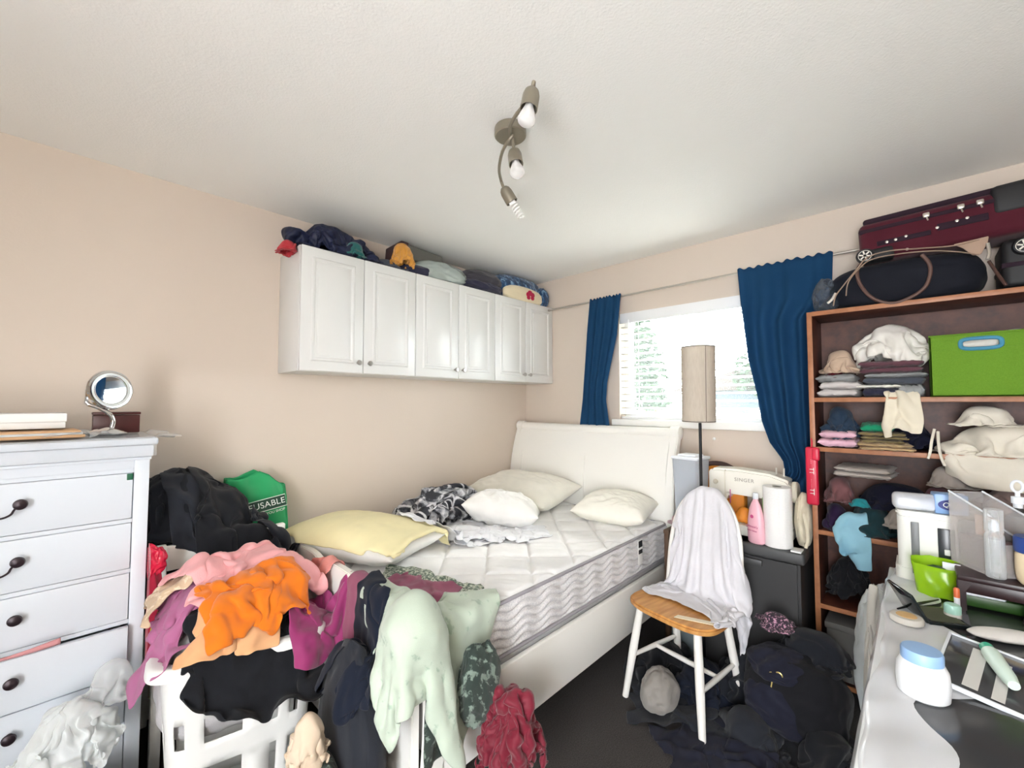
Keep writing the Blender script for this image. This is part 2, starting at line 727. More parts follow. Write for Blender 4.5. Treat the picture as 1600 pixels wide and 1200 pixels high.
def wad(name, m, c, r, seed, label=None, cat='clothes', group=None, w=None, h=None, rotz=0, d=.014, lim=None, floor=None, squeeze=None, steps=22, lam=.07, wr=.005, thick=.003, parent=None, grav=.0006, sub=1, amp=1.0):
    """cloth crushed into the ellipsoid c, r: deep irregular folds"""
    rng = np.random.default_rng(seed)
    c = np.array(c, float)
    r = np.array(r, float)
    w = w or (2 * r[0] + 2 * r[2]) * 1.35
    h = h or (2 * r[1] + 2 * r[2]) * 1.35
    n, k = max(10, int(w / d)), max(10, int(h / d))
    u = np.linspace(-1, 1, n)
    v = np.linspace(-1, 1, k)
    U, W = np.meshgrid(u, v, indexing='ij')
    kk = max(3, int(2 * max(r[0], r[1]) / lam))
    U = U + nz((n, k), rng, kk) * .10
    W = W + nz((n, k), rng, kk) * .10
    # wrap the square over the dome: polar squeeze keeps the corners inside
    rad = np.sqrt(U * U + W * W) + 1e-6
    mx_ = np.maximum(np.abs(U), np.abs(W))
    rho = np.clip(mx_, 0, 1.15)
    th = rho * 1.62          # angle from the pole
    f = .84 + .26 * (1 - 2 * np.abs(nz((n, k), rng, kk))) * amp + .12 * nz((n, k), rng, kk * 2) + .10 * nz((n, k), rng, max(2, kk // 2))
    sx, sy = np.sin(np.minimum(th, 1.57)) * U / rad * f, np.sin(np.minimum(th, 1.57)) * W / rad * f
    zz = np.where(th < 1.57, np.cos(th), -(th - 1.57) * 1.4) * f
    x, y = sx * r[0], sy * r[1]
    P = np.stack([c[0] + x * cos(rotz) - y * sin(rotz), c[1] + x * sin(rotz) + y * cos(rotz), c[2] + zz * r[2]], -1)

    def inside(P, rr):
        x = P[..., 0] - c[0]
        y = P[..., 1] - c[1]
        e = np.stack([(x * cos(rotz) + y * sin(rotz)) / r[0], (-x * sin(rotz) + y * cos(rotz)) / r[1], np.maximum(P[..., 2] - c[2], 0) / r[2]], -1)
        L = np.linalg.norm(e, axis=-1)
        out = (L > 1.06) | (L < .5)
        tgt = np.where(L > 1, 1.06, .5)
        e = e / np.maximum(L, 1e-6)[..., None] * tgt[..., None] * r
        zq = np.where(P[..., 2] > c[2], c[2] + e[..., 2], P[..., 2])
        Q = np.stack([c[0] + e[..., 0] * cos(rotz) - e[..., 1] * sin(rotz), c[1] + e[..., 0] * sin(rotz) + e[..., 1] * cos(rotz), zq], -1)
        P[out] = Q[out]
        return out
    cols = [inside]
    floor = c[2] - r[2] if floor is None else floor
    cols.append(planec(2, floor, 1))
    if lim:
        for a in range(3):
            if lim[a][0] is not None:
                cols.append(planec(a, lim[a][0], 1))
            if lim[a][1] is not None:
                cols.append(planec(a, lim[a][1], -1))
    du_ = float(np.median(np.linalg.norm(np.diff(P, axis=0), axis=-1))) * 1.35
    dv_ = float(np.median(np.linalg.norm(np.diff(P, axis=1), axis=-1))) * 1.35
    P = settle(P, du_, cols, steps=steps, it=3, bend=.06, grav=grav, fric=.7, r=.003, du=dv_)
    LAST.append(P.copy())
    if wr:
        P = wrinkles(P, rng, wr, .04, d)
    if lim:
        for a in range(3):
            P[..., a] = np.clip(P[..., a], lim[a][0] if lim[a][0] is not None else -99, lim[a][1] if lim[a][1] is not None else 99)
    o = cloth_mesh(name, P, m, parent, thick, None, sub)
    if label:
        tag(o, label, cat, group)
    return o
# ------------------------------------------------------------------ materials of the room
XW, YW, CEIL = 2.837, 2.524, 2.44      # window wall, left wall, ceiling
XB, YR = -1.25, -0.80                  # wall behind, wall on the right
paint('wall_paint', '#d1c4b7', .75, bump=.12, bscale=90, var=.02)
paint('ceiling_paint', '#f3f3f0', .85, bump=.35, bscale=140, var=.015)
paint('white_trim', '#f2f2ef', .4, var=.02)
paint('white_lacquer', '#eeeeea', .35, var=.02)
paint('white_cabinet', '#dcdddb', .3, var=.015)
paint('vinyl', '#f1f3f4', .35, var=.02)
t = NT('carpet')
v = t.coord('Object')
t.col(t.ramp(t.noise(v, 220, 3), [(.3, '#2e2b2a'), (.7, '#4a4644')]))
t.set(Roughness=1)
t.bump(t.noise(v, 320, 3), .6, .006)
M['carpet'] = t.m
clear('window_glass', '#f4fbfb', .04, .02)


def wall(name, b):
    return struct(b.build(name, 'wall_paint', smooth=False))


MB().box(XB - .1, XW + .16, YW, YW + .1, 0, CEIL, 0).build('wall_left', 'wall_paint', smooth=False)['kind'] = 'structure'
WY0, WY1, WZ0, WZ1 = .52, 1.60, 1.28, 2.06     # opening of the window
b = MB()
for bx in ((YR - .1, WY0, 0, CEIL), (WY1, YW, 0, CEIL), (WY0, WY1, 0, WZ0), (WY0, WY1, WZ1, CEIL)):
    b.box(XW, XW + .16, bx[0], bx[1], bx[2], bx[3], 0)
wall('wall_window', b)
wall('wall_right', MB().box(XB - .1, XW, YR - .1, YR, 0, CEIL, 0))
b = MB()                                     # the wall behind has a doorway
b.box(XB - .1, XB, YR, -.75, 0, CEIL, 0).box(XB - .1, XB, .1, YW, 0, CEIL, 0).box(XB - .1, XB, -.75, .1, 2.05, CEIL, 0)
wall('wall_back', b)
struct(MB().box(XB - .1, XW + .16, YR - .1, YW + .1, CEIL, CEIL + .1, 0).build('ceiling', 'ceiling_paint', smooth=False))
struct(MB().box(XB - 1.0, XW + .16, YR - .1, YW + .1, -.1, 0, 0).build('floor', 'carpet', smooth=False))
struct(MB().box(XB, XW, YW - .014, YW, 0, .09, .004).build('baseboard_left', 'white_trim'))
struct(MB().box(XW - .014, XW, YR, YW - .015, 0, .09, .004).build('baseboard_window', 'white_trim'))

# window: frame, mullion, panes, sill
fr = MB()
X0, X1 = XW + .085, XW + .135
for bx in ((WY0, WY0 + .05, WZ0, WZ1), (WY1 - .05, WY1, WZ0, WZ1), (WY0 + .05, WY1 - .05, WZ0, WZ0 + .05), (WY0 + .05, WY1 - .05, WZ1 - .05, WZ1)):
    fr.box(X0, X1, bx[0], bx[1], bx[2], bx[3], .004)
win = fr.build('window_1', 'vinyl')
struct(win)
win['label'] = 'white vinyl sliding window behind the open slatted blind'
MB().box(X0 - .004, X1, 1.0, 1.08, WZ0 + .045, WZ1 - .045, .004).build('mullion', 'vinyl', win)
for y0, y1 in ((WY0 + .05, 1.0), (1.08, WY1 - .05)):
    MB().box(XW + .105, XW + .111, y0 - .01, y1 + .01, WZ0 + .045, WZ1 - .045, 0).build('pane', 'window_glass', win, smooth=False)
struct(MB().box(XW - .05, XW + .09, WY0 - .05, WY1 + .04, WZ0 - .045, WZ0 + .002, .006).build('trim_1', 'white_trim'))

# blind
blind = thing('window_blind', 'white horizontal slat blind hanging open across the window', 'blind', (XW + .035, (WY0 + WY1) / 2, WZ1))
yl, yr = WY0 - (WY0 + WY1) / 2 + .006, WY1 - (WY0 + WY1) / 2 - .006
t = NT('blind_slat')
t.col('#f6f5f1')
t.set(Roughness=.5)
tr = t.n('ShaderNodeBsdfTranslucent')
tr.inputs[0].default_value = (.9, .9, .88, 1)
mx = t.n('ShaderNodeMixShader')
mx.inputs[0].default_value = .12
t.l(t.p.outputs[0], mx.inputs[1])
t.l(tr.outputs[0], mx.inputs[2])
t.l(mx.outputs[0], t.out.inputs[0])
M['blind_slat'] = t.m
MB().box(-.028, .028, yl, yr, -.05, -.002, .004).box(-.034, -.028, yl, yr, -.075, .012, .002).build('headrail', 'vinyl', blind)
nsl = 14
for k in range(nsl):
    z = -.10 - k * .0495
    b = MB()
    b.grid(lambda a, c: (-.025 + .05 * a, yl + .004 + (yr - yl - .008) * c, z + .004 * sin(pi * a) - .003 * a), 6, 2)
    so = b.build('slat', 'blind_slat', blind)
    md = so.modifiers.new('t', 'SOLIDIFY')
    md.thickness = .0055
MB().box(-.024, .024, yl, yr, -.775, -.758, .004).build('bottom_rail', 'vinyl', blind)
for y in (yl + .12, .0, yr - .12):
    b = MB()
    for x in (-.0255, .0255):
        b.tube([(x, y, -.05), (x, y, -.76)], .0012, 6)
    b.build('ladder_cord', 'vinyl', blind)
b = MB()
b.tube([(-.034, yr - .07, -.05), (-.036, yr - .07, -.55)], .0035, 8)
b.build('tilt_wand', 'vinyl', blind)

# outside the window
t = NT('lawn')
v = t.coord('Object')
t.col(t.ramp(t.noise(v, 6, 5), [(.3, '#3a4038'), (.7, '#565a4c')]))
t.set(Roughness=1)
M['lawn'] = t.m
paint('leaf_dark', '#253a20', .7, var=.2)
paint('leaf_lime', '#4f641a', .7, var=.2)
paint('bark', '#4a3a2c', .9, bump=.5, bscale=20)
paint('house_paint', '#36424c', .8)
paint('house_roof', '#382c28', .9, bump=.4, bscale=12)
paint('fence_wood', '#3d2a24', .9, bump=.3, bscale=12)
MB().box(XW + .25, 40, -22, 26, -1.0, -.9, 0).build('ground_outside', 'lawn', smooth=False)['kind'] = 'structure'


def tree(name, label, x, y, h, crown, mleaf, seed, n=260, leaf=.16):
    root = thing(name, label, 'tree', (x, y, -.9))
    MB().tube([(0, 0, 0), (.05, .02, h * .3), (0, .05, h * .7)], [.11, .09, .04], 10).build('trunk', 'bark', root)
    rng = random.Random(seed)
    bm = bmesh.new()
    for i in range(n * 5):
        a, b_, rr = rng.uniform(0, 2 * pi), rng.uniform(-1, 1), rng.uniform(.45, 1) ** .5
        s = sqrt(1 - b_ * b_)
        lump = 1 + .28 * noise.noise(Vector((cos(a) * s * 2, sin(a) * s * 2, b_ * 2 + seed)))
        p = Vector((cos(a) * s * crown[0] * rr * lump, sin(a) * s * crown[1] * rr * lump, h * .62 + b_ * crown[2] * rr * lump))
        e = leaf * rng.uniform(.6, 1.3)
        q = Matrix.Rotation(rng.uniform(0, 6.3), 3, 'Z') @ Matrix.Rotation(rng.uniform(-1.2, 1.2), 3, 'X')
        vs = [bm.verts.new(p + q @ Vector(w) * e) for w in ((-.5, 0, 0), (0, -.3, .06), (.5, 0, 0), (0, .3, .06))]
        bm.faces.new(vs)
    m = MB()
    m.bm.free()
    m.bm = bm
    m.build('crown', mleaf, root, smooth=False)
    return root


tree('leafy_tree', 'tall dark green tree outside behind the left half of the blind', 8.6, 4.75, 4.3, (.8, .85, 1.7), 'leaf_dark', 3, n=900, leaf=.2)
tree('shrub', 'low lime green shrub outside the window behind the lower slats', 7.4, 3.45, 2.1, (.7, .75, .9), 'leaf_lime', 5, n=600, leaf=.14)
tree('garden_tree', 'thin tree outside behind the right half of the blind', 14.5, 3.2, 5.2, (.9, 1.0, .8), 'leaf_dark', 9, n=200, leaf=.2)
hs = thing('neighbour_house', 'pale blue grey house across the garden behind the lower right slats', 'house', (15, 2.9, -.9))
MB().box(0, 5, -4, 3, 0, 2.7, 0).build('wall', 'house_paint', hs, smooth=False)
MB().prism([(-4.4, 2.7), (3.4, 2.7), (-.5, 3.9)], -.3, 5.3, 'x').build('roof', 'house_roof', hs, smooth=False)
for y in (-2.4, .4):
    MB().box(-.04, .02, y - .6, y + .6, 1.0, 2.1, .01).build('window', 'vinyl', hs)
fn = thing('garden_fence', 'reddish brown board fence across the garden below the house', 'fence', (12.5, 1.5, -.9))
b = MB()
for k in range(46):
    b.box(0, .025, -5 + k * .22, -5 + k * .22 + .2, .05, 1.5, .004)
b.build('boards', 'fence_wood', fn)
MB().box(.025, .08, -5, 5.1, 1.1, 1.2, .004).box(.025, .08, -5, 5.1, .3, .4, .004).build('rail', 'fence_wood', fn)

# curtain rod and curtains
paint('rod_metal', '#b9b4ac', .35, .7)
rod = thing('curtain_rod', 'thin pale metal curtain rod running above the window', 'rod', (XW - .07, 1.1, 2.17))
MB().tube([(0, -1.15, .01), (0, 1.10, .0)], .007, 12).build('tube', 'rod_metal', rod)
for y in (-.96, .62):
    MB().tube([(0, y, 0), (.035, y, 0), (.068, y, -.01)], .005, 8).box(.062, .069, y - .012, y + .012, -.04, .025, .002).build('bracket', 'rod_metal', rod)
MB().ell((0, 1.105, 0), (.011, .014, .011)).build('finial', 'rod_metal', rod)
MB().ell((0, -1.155, .01), (.011, .014, .011)).build('finial', 'rod_metal', rod)
t = NT('curtain_blue')
v = t.coord('Object')
cc = t.mix(t.noise(v, 6, 4), '#1f4468', '#274f77')
t.col(cc)
t.set(Roughness=.9, Sheen_Weight=.0, Specular_IOR_Level=.1)
t.bump(t.noise(v, 500, 2), .2, .001)
tr = t.n('ShaderNodeBsdfTranslucent')
t.l(cc, tr.inputs[0])
mx = t.n('ShaderNodeMixShader')
mx.inputs[0].default_value = .3
t.l(t.p.outputs[0], mx.inputs[1])
t.l(tr.outputs[0], mx.inputs[2])
t.l(mx.outputs[0], t.out.inputs[0])
M['curtain_blue'] = t.m


def curtain(name, label, edges, folds, depth, seed, nv=60, nu=140, xoff=None):
    """edges: (z, y of the left edge, y of the right edge) from top to bottom"""
    rng = random.Random(seed)
    ph = [rng.uniform(0, 6.3) for _ in range(6)]
    zs = [e[0] for e in edges]
    b = MB()

    def f(a, c):
        # a: 0 top .. 1 bottom, c: across
        z = zs[0] + (zs[-1] - zs[0]) * a
        yl_ = float(np.interp(-z, [-q for q in zs], [e[1] for e in edges]))
        yr_ = float(np.interp(-z, [-q for q in zs], [e[2] for e in edges]))
        xo = float(np.interp(-z, [-q for q in zs], [e[3] if len(e) > 3 else 0 for e in edges]))
        cw = c + .012 * sin(c * 17 + ph[3]) + .02 * sin(a * 4 + c * 6 + ph[4]) * a
        amp = depth * (.45 + .55 * min(1, a * 4))
        wv = sin(2 * pi * folds * cw + ph[0] + .8 * sin(a * 2.2 + ph[1])) + 0.08 * sin(2 * pi * folds * 2.1 * cw + ph[2]) + .3 * sin(2 * pi * folds * .47 * cw + ph[5])
        return (XW - .07 - .012 - amp * .55 * (1 + wv * .6) - xo, yl_ + (yr_ - yl_) * c, z + .006 * sin(c * 60) * max(0, 1 - a * 40))
    b.grid(f, nv, nu)
    o = b.build(name, 'curtain_blue', sub=0, angle=0)
    md = o.modifiers.new('t', 'SOLIDIFY')
    md.thickness = .0025
    return tag(o, label, 'curtain', 'navy curtains at the window')


curtain('curtain', 'narrow navy curtain gathered at the window side nearest the wall cabinets',
        [(2.185, 1.79, 1.53), (1.9, 1.81, 1.56), (1.55, 1.84, 1.645), (1.42, 1.85, 1.655), (1.20, 1.88, 1.62), (1.12, 1.88, 1.62)], 3.2, .035, 4)
curtain('curtain', 'wide navy curtain hanging behind the wooden bookcase',
        [(2.19, .755, .30), (1.97, .735, .31), (1.86, .72, .405), (1.65, .70, .405), (1.45, .66, .405), (1.3, .64, .405), (1.18, .60, .405, .01), (1.09, .54, .405, .01), (1.02, .53, .405, .02), (.95, .62, .402, .03), (.91, .63, .402, .03), (.74, .55, .402, .02)], 3.4, .055, 8)
# ------------------------------------------------------------------ wall cabinets
paint('brushed_nickel', '#b8b6b2', .3, .9)
CX0, CY, CZ0, CZ1 = .802, 2.222, 1.561, 2.201
cw = (XW - .002 - CX0) / 3


def door(w, h, m='white_cabinet'):
    """routed panel door, front towards -y, origin at its lower left"""
    b = MB()
    b.box(.001, w - .001, 0, .018, .002, h - .002, .003)
    fw = .052

    def ringf(off0, d0, off1, d1):
        # a bevelled ring between two rectangles
        bm = bmesh.new()
        r = []
        for off, d in ((off0, d0), (off1, d1)):
            r.append([bm.verts.new(p) for p in ((off, d, off), (w - off, d, off), (w - off, d, h - off), (off, d, h - off))])
        for k in range(4):
            bm.faces.new((r[0][k], r[0][(k + 1) % 4], r[1][(k + 1) % 4], r[1][k]))
        b._merge(bm)
    ringf(fw, -.0002, fw + .006, -.006)
    ringf(fw + .006, -.006, fw + .013, -.006)
    ringf(fw + .013, -.006, fw + .022, -.0005)
    b.box(fw + .032, w - fw - .032, -.004, .001, fw + .032, h - fw - .032, .0035, 2)
    return b


def cabinet(i, label):
    root = thing('wall_cabinet', label, 'cabinet', (CX0 + i * cw, CY, CZ0), 0, 'white wall cabinets above the bed')
    d, h, w = YW - .002 - CY, CZ1 - CZ0, cw
    b = MB()
    b.box(0, .018, .02, d, 0, h, .001).box(w - .018, w - .0005, .02, d, 0, h, .001)
    b.box(.018, w - .018, .02, d, 0, .018, .001).box(.018, w - .018, .02, d, h - .018, h, .001).box(.018, w - .018, d - .008, d, .018, h - .018, 0)
    b.build('body', 'white_cabinet', root)
    for s in (0, 1):
        dr = door(w / 2 - .002, h).build('door', 'white_cabinet', root, loc=(s * w / 2 + .001, 0, 0), angle=25)
        k = MB()
        k.lathe([(.006, 0), (.0055, .012), (.013, .018), (.0145, .024), (.012, .029), (0, .031)], 20)
        k.build('knob', 'brushed_nickel', dr, loc=(w / 2 - .034 if s == 0 else .03, 0, .058), rot=(pi / 2, 0, 0))
    return root


cabinet(0, 'white wall cabinet under the navy bag, farthest from the window')
cabinet(1, 'white wall cabinet in the middle of the three above the bed')
cabinet(2, 'white wall cabinet next to the window wall, under the blue blanket')

# ------------------------------------------------------------------ ceiling light
paint('taupe_metal', '#8d8677', .4, .55)
clear('bulb_glass', '#ffffff', .35, .05)
paint('bulb_white', '#f3f3f0', .3)
cl = thing('ceiling_light', 'taupe metal spotlight bar with three heads fixed to the ceiling', 'ceiling light', (1.137, 1.09, CEIL))
MB().lathe([(.058, 0), (.060, -.006), (.060, -.030), (.056, -.034), (0, -.035)], 36).build('base_plate', 'taupe_metal', cl)
# the bar is an S that runs towards the window one way and towards the camera the other


def clp(px, py, z):
    p = at(px, py, 'z', z)
    return p - Vector((1.137, 1.09, CEIL))


bar = [clp(801, 212, 2.39), clp(793, 222, 2.375), clp(785, 237, 2.37), clp(781, 254, 2.365), clp(780, 268, 2.36), clp(783, 283, 2.355)]


def spline(pts, n=8):
    pts = [Vector(p) for p in pts]
    out = []
    for i in range(len(pts) - 1):
        p0, p1, p2, p3 = pts[max(i - 1, 0)], pts[i], pts[i + 1], pts[min(i + 2, len(pts) - 1)]
        for k in range(n):
            t_ = k / n
            out.append(.5 * ((2 * p1) + (p2 - p0) * t_ + (2 * p0 - 5 * p1 + 4 * p2 - p3) * t_ ** 2 + (3 * p1 - p0 - 3 * p2 + p3) * t_ ** 3))
    out.append(pts[-1])
    return out


MB().tube([Vector((0, 0, -.033))] + spline(bar), .0062, 10).build('arm', 'taupe_metal', cl)
end1 = clp(834, 128, 2.36)
other = [clp(797, 196, 2.39), clp(806, 180, 2.375), clp(822, 160, 2.367), clp(832, 142, 2.362), end1]
MB().tube([Vector((0, 0, -.033))] + spline(other), .0062, 10).build('arm', 'taupe_metal', cl)


def head(neck, top, tip, kind):
    """a spot head whose stem starts at neck; the cup runs from top towards tip"""
    ax = (tip - top).normalized()
    q = ax.to_track_quat('Z', 'Y').to_matrix().to_4x4()
    mt = Matrix.Translation(top) @ q
    h = MB().lathe([(.004, 0), (.014, .004), (.022, .014), (.0255, .028), (.0265, .075), (.025, .076), (.023, .074), (.021, .04), (0, .038)], 28, mt)
    h.tube([neck, top + ax * .004], .0062, 10)
    o = h.build('spot_head', 'taupe_metal', cl)
    if kind == 'spiral':
        bb = MB().lathe([(.014, .055), (.016, .085), (.015, .088), (0, .089)], 20, mt)
        pts = [Vector((.013 * cos(a), .013 * sin(a), .09 + .0045 * a / 2)) for a in np.linspace(0, 9 * pi, 110)]
        bb.tube([mt @ p for p in pts], .0042, 8)
        bb.build('bulb', 'bulb_white', o)
    else:
        MB().lathe([(.012, .05), (.014, .07), (.024, .098), (.027, .112), (.026, .118), (.020, .124), (0, .127)], 24, mt).build('bulb', 'bulb_glass', o)
        MB().lathe([(.006, .055), (.007, .09), (.004, .1), (0, .101)], 12, mt).build('bulb_stem', 'bulb_white', o)


head(bar[-1], clp(786, 292, 2.33), clp(806, 326, 2.24), 'spiral')
head(clp(801, 215, 2.39), clp(803, 234, 2.34), clp(810, 281, 2.20), 'clear')
head(end1, clp(832, 138, 2.345), clp(819, 208, 2.19), 'clear')

# ------------------------------------------------------------------ bed
t = NT('headboard_white')
t.col('#efeee9')
t.set(Roughness=.32)
M['headboard_white'] = t.m
BY0, BY1 = 1.115, 2.512
bed = thing('sleigh_bed', 'white sleigh bed with a scrolled headboard below the window', 'bed', (1.7, 1.81, 0))


def L(p):
    return (p[0] - 1.7, p[1] - 1.81, p[2])


# headboard: an S profile in x-z, extruded in y, with two recessed panels


def hb_prof(z0, z1, xf, roll=.075):
    pts = []
    for k in range(26):
        a = k / 25
        z = z0 + (z1 - z0) * a
        x = xf - .03 * sin(pi * a * .9) + roll * max(0, (a - .62) / .38) ** 2
        pts.append((x, z))
    return pts


hb = MB()
pr = hb_prof(.30, 1.20, 2.655)
outl = pr + [(x + .034, z) for x, z in pr[::-1]]
hb.prism([(x - 1.7, z) for x, z in outl], BY0 + .055 - 1.81, BY1 - .055 - 1.81, 'y')
ho = hb.build('headboard', 'headboard_white', bed, angle=35)
# frame strips on the panel: stiles, top band line, centre stile


def hb_strip(y0, y1, a0, a1, th=.005, n=18):
    def x_at(a):
        return 2.655 - .03 * sin(pi * a * .9) + .075 * max(0, (a - .62) / .38) ** 2
    b = MB()
    out = []
    for k in range(n + 1):
        a = a0 + (a1 - a0) * k / n
        out.append((x_at(a) - th - 1.7, .30 + .9 * a))
    back = [(x + th + .003, z) for x, z in out[::-1]]
    b.prism(out + back, y0 - 1.81, y1 - 1.81, 'y')
    return b


ymid = (BY0 + BY1) / 2
st = MB()
for y0, y1, a0, a1 in ((BY0 + .05, BY0 + .12, 0, .80), (BY1 - .12, BY1 - .05, 0, .80), (ymid - .035, ymid + .035, 0, .80), (BY0 + .05, BY1 - .05, .80, .97), (BY0 + .05, BY1 - .05, 0, .15)):
    q = hb_strip(y0, y1, a0, a1)
    me = bpy.data.meshes.new('t')
    q.bm.to_mesh(me)
    st.bm.from_mesh(me)
    bpy.data.meshes.remove(me)
st.build('panel_moulding', 'headboard_white', ho, angle=35)
cr = MB()
cr.tube([(2.735 - 1.7, BY0 + .02 - 1.81, 1.205), (2.735 - 1.7, BY1 - .02 - 1.81, 1.205)], .032, 20)
cr.build('top_scroll', 'headboard_white', ho)
for y0, y1 in ((BY0, BY0 + .055), (BY1 - .055, BY1)):
    pts = hb_prof(0, 1.215, 2.64, .085)
    pts = [(x, z) for x, z in pts]
    b = MB()
    out = [(x - 1.7, z) for x, z in pts] + [(x + .062 - 1.7, z) for x, z in pts[::-1]]
    b.prism(out, y0 - 1.81, y1 - 1.81, 'y', .006)
    b.tube([(2.74 - 1.7, y0 - .002 - 1.81, 1.205), (2.74 - 1.7, y1 + .002 - 1.81, 1.205)], .042, 24)
    b.build('post', 'headboard_white', bed, angle=35)
# footboard with a wavy top
fb = MB()


def foot_top(s):
    z = .70 + .045 * (1 - abs(2 * s - 1) ** 2.2)
    z += .022 * math.exp(-((s - .47) / .05) ** 2) * -1 - .018 * math.exp(-((s - .22) / .05) ** 2)
    return z


n = 60
for i, (x0, x1) in enumerate(((.775, .805),)):
    out = [(BY0 + .05 + (BY1 - BY0 - .1) * k / n - 1.81, foot_top(1 - k / n) + .005) for k in range(n + 1)]
    out += [(BY1 - .05 - 1.81, .12), (BY0 + .05 - 1.81, .12)]
    fb.prism(out, x0 - 1.7, x1 - 1.7, 'x', .004)
fb.build('footboard', 'headboard_white', bed, angle=35)
for y0 in (BY0, BY1 - .055):
    b = MB()
    prof = [(.80 + .045 * sin(a * 2.9) - .055 * max(0, (a - .7) / .3) ** 2, .76 * a) for a in np.linspace(0, 1, 24)]
    out = [(x - .03 - 1.7, z) for x, z in prof] + [(x + .026 - 1.7, z) for x, z in prof[::-1]]
    b.prism(out, y0 - 1.81, y0 + .055 - 1.81, 'y', .006)
    b.tube([(.745 - 1.7 - .01, y0 - .002 - 1.81, .745), (.745 - 1.7 - .01, y0 + .057 - 1.81, .745)], .03, 20)
    b.build('post', 'headboard_white', bed, angle=35)
for y0 in (BY0 + .008, BY1 - .033):
    MB().box(.82 - 1.7, 2.66 - 1.7, y0 - 1.81, y0 + .025 - 1.81, .20, .435, .004).build('side_rail', 'headboard_white', bed)
b = MB()
for k in range(9):
    b.box(.95 + k * .2 - 1.7, 1.03 + k * .2 - 1.7, BY0 + .034 - 1.81, BY1 - .034 - 1.81, .235, .255, .002)
b.build('slats', 'headboard_white', bed)

# box spring and mattress
fabric('ticking_white', '#f6f7f9', .85, 900, .2, .1, wrinkle=.35)
t = NT('mattress_side')
v = t.coord('Object')
w = t.n('ShaderNodeTexNoise')
t.l(v, w.inputs['Vector'])
w.inputs['Scale'].default_value = 240
t.col(t.ramp(w.outputs['Fac'], [(.35, '#c6c5c9'), (.62, '#e3e1e0')]))
t.set(Roughness=.9)
M['mattress_side'] = t.m
paint('piping_grey', '#9d9aa0', .6, bump=.6, bscale=400)
clear('plastic_wrap', '#f2f4f4', .22, .12)
MX0, MX1, MY0, MY1, MZ0, MZ1 = .835, 2.615, 1.165, 2.485, .445, .665
bs = thing('box_spring', 'white box spring in clear plastic wrap between mattress and bed rail', 'box spring', ((MX0 + MX1) / 2, (MY0 + MY1) / 2, .26))
lx, ly = (MX1 - MX0) / 2, (MY1 - MY0) / 2
MB().box(-lx + .01, lx - .01, -ly + .012, ly - .012, 0, .178, .02, 3).build('base', 'ticking_white', bs)
rng = np.random.default_rng(5)
b = MB()
b.box(-lx + .004, lx - .004, -ly + .003, ly - .003, -.002, .181, .02, 3)
b.build('wrap', 'plastic_wrap', bs)
mt = thing('mattress', 'white quilted mattress with wavy grey sides on the sleigh bed', 'mattress', ((MX0 + MX1) / 2, (MY0 + MY1) / 2, MZ0))
H_ = MZ1 - MZ0


def quilt(x, y):
    q = .205
    a = ((x + y) / sqrt(2)) / q
    c = ((x - y) / sqrt(2)) / q
    da = abs(a - round(a))
    dc = abs(c - round(c))
    d = min(da, dc) * q
    return -.017 * math.exp(-(d / .011) ** 1.1) + .006 * noise.noise(Vector((x * 7, y * 7, 1))) + .0028 * noise.noise(Vector((x * 30 + y * 18, y * 9 - x * 5, 3)))


b = MB()


def topf(a, c):
    x, y = -lx + 2 * lx * a, -ly + 2 * ly * c
    e = min(lx - abs(x), ly - abs(y))
    edge = -.018 * (1 - min(1, e / .03)) ** 2
    return (x, y, H_ + quilt(x, y) * min(1, e / .03) + edge)


b.grid(topf, 300, 230)
b.build('quilted_top', 'ticking_white', mt)
b = MB()


def sidef(a, c):
    per = a * 4 * (lx + ly)
    if per < 2 * lx:
        x, y, nx_, ny_ = -lx + per, -ly, 0, -1
    elif per < 2 * lx + 2 * ly:
        x, y, nx_, ny_ = lx, -ly + per - 2 * lx, 1, 0
    elif per < 4 * lx + 2 * ly:
        x, y, nx_, ny_ = lx - (per - 2 * lx - 2 * ly), ly, 0, 1
    else:
        x, y, nx_, ny_ = -lx, ly - (per - 4 * lx - 2 * ly), -1, 0
    z = .008 + (H_ - .028) * c
    u = (z + .011 * sin(per * 2 * pi / .165)) / .033
    d = abs(u - round(u))
    off = .014 * (1 - math.exp(-(d / .2) ** 2)) * min(1, 12 * c, 12 * (1 - c)) + .004 * sin(pi * c)
    return (x + nx_ * off, y + ny_ * off, z)


b.grid(sidef, 900, 60, closed_u=True)
b.build('side_band', 'mattress_side', mt)
for zz in (.006, H_ - .018):
    pts = []
    r = .03
    for cx_, cy_, a0 in ((lx - r, ly - r, 0), (-lx + r, ly - r, 1), (-lx + r, -ly + r, 2), (lx - r, -ly + r, 3)):
        for k in range(7):
            a = (a0 + k / 6) * pi / 2
            pts.append((cx_ + (r + .004) * cos(a), cy_ + (r + .004) * sin(a), zz))
    MB().tube(pts, .0075, 8, closed=True).build('piping', 'piping_grey', mt)
MB().box(-lx + .012, lx - .012, -ly + .012, ly - .012, 0, H_ - .03, .02).build('core', 'ticking_white', mt)
paint('label_black', '#26262a', .6)
tg = MB().box(2.21 - 1.725, 2.262 - 1.725, -ly - .022, -ly - .0195, H_ - .16, H_ - .024, .0008).build('care_tag', 'white_trim', mt)
MB().box(2.215 - 1.725, 2.257 - 1.725, -ly - .0235, -ly - .022, H_ - .065, H_ - .03, 0).box(2.215 - 1.725, 2.257 - 1.725, -ly - .0235, -ly - .022, H_ - .1, H_ - .078, 0).build('print', 'label_black', tg)

hk_ = thing('wall_hook', 'tiny white hook on the wall under the window sill', 'hook', (XW - .002, .938, 1.175))
MB().lathe([(.009, 0), (.009, .004), (.004, .006), (.004, .016), (.006, .019), (0, .020)], 16, rotm((0, 0, 0), 0, -pi / 2, 0)).build('peg', 'white_trim', hk_)
# ------------------------------------------------------------------ soft shapes


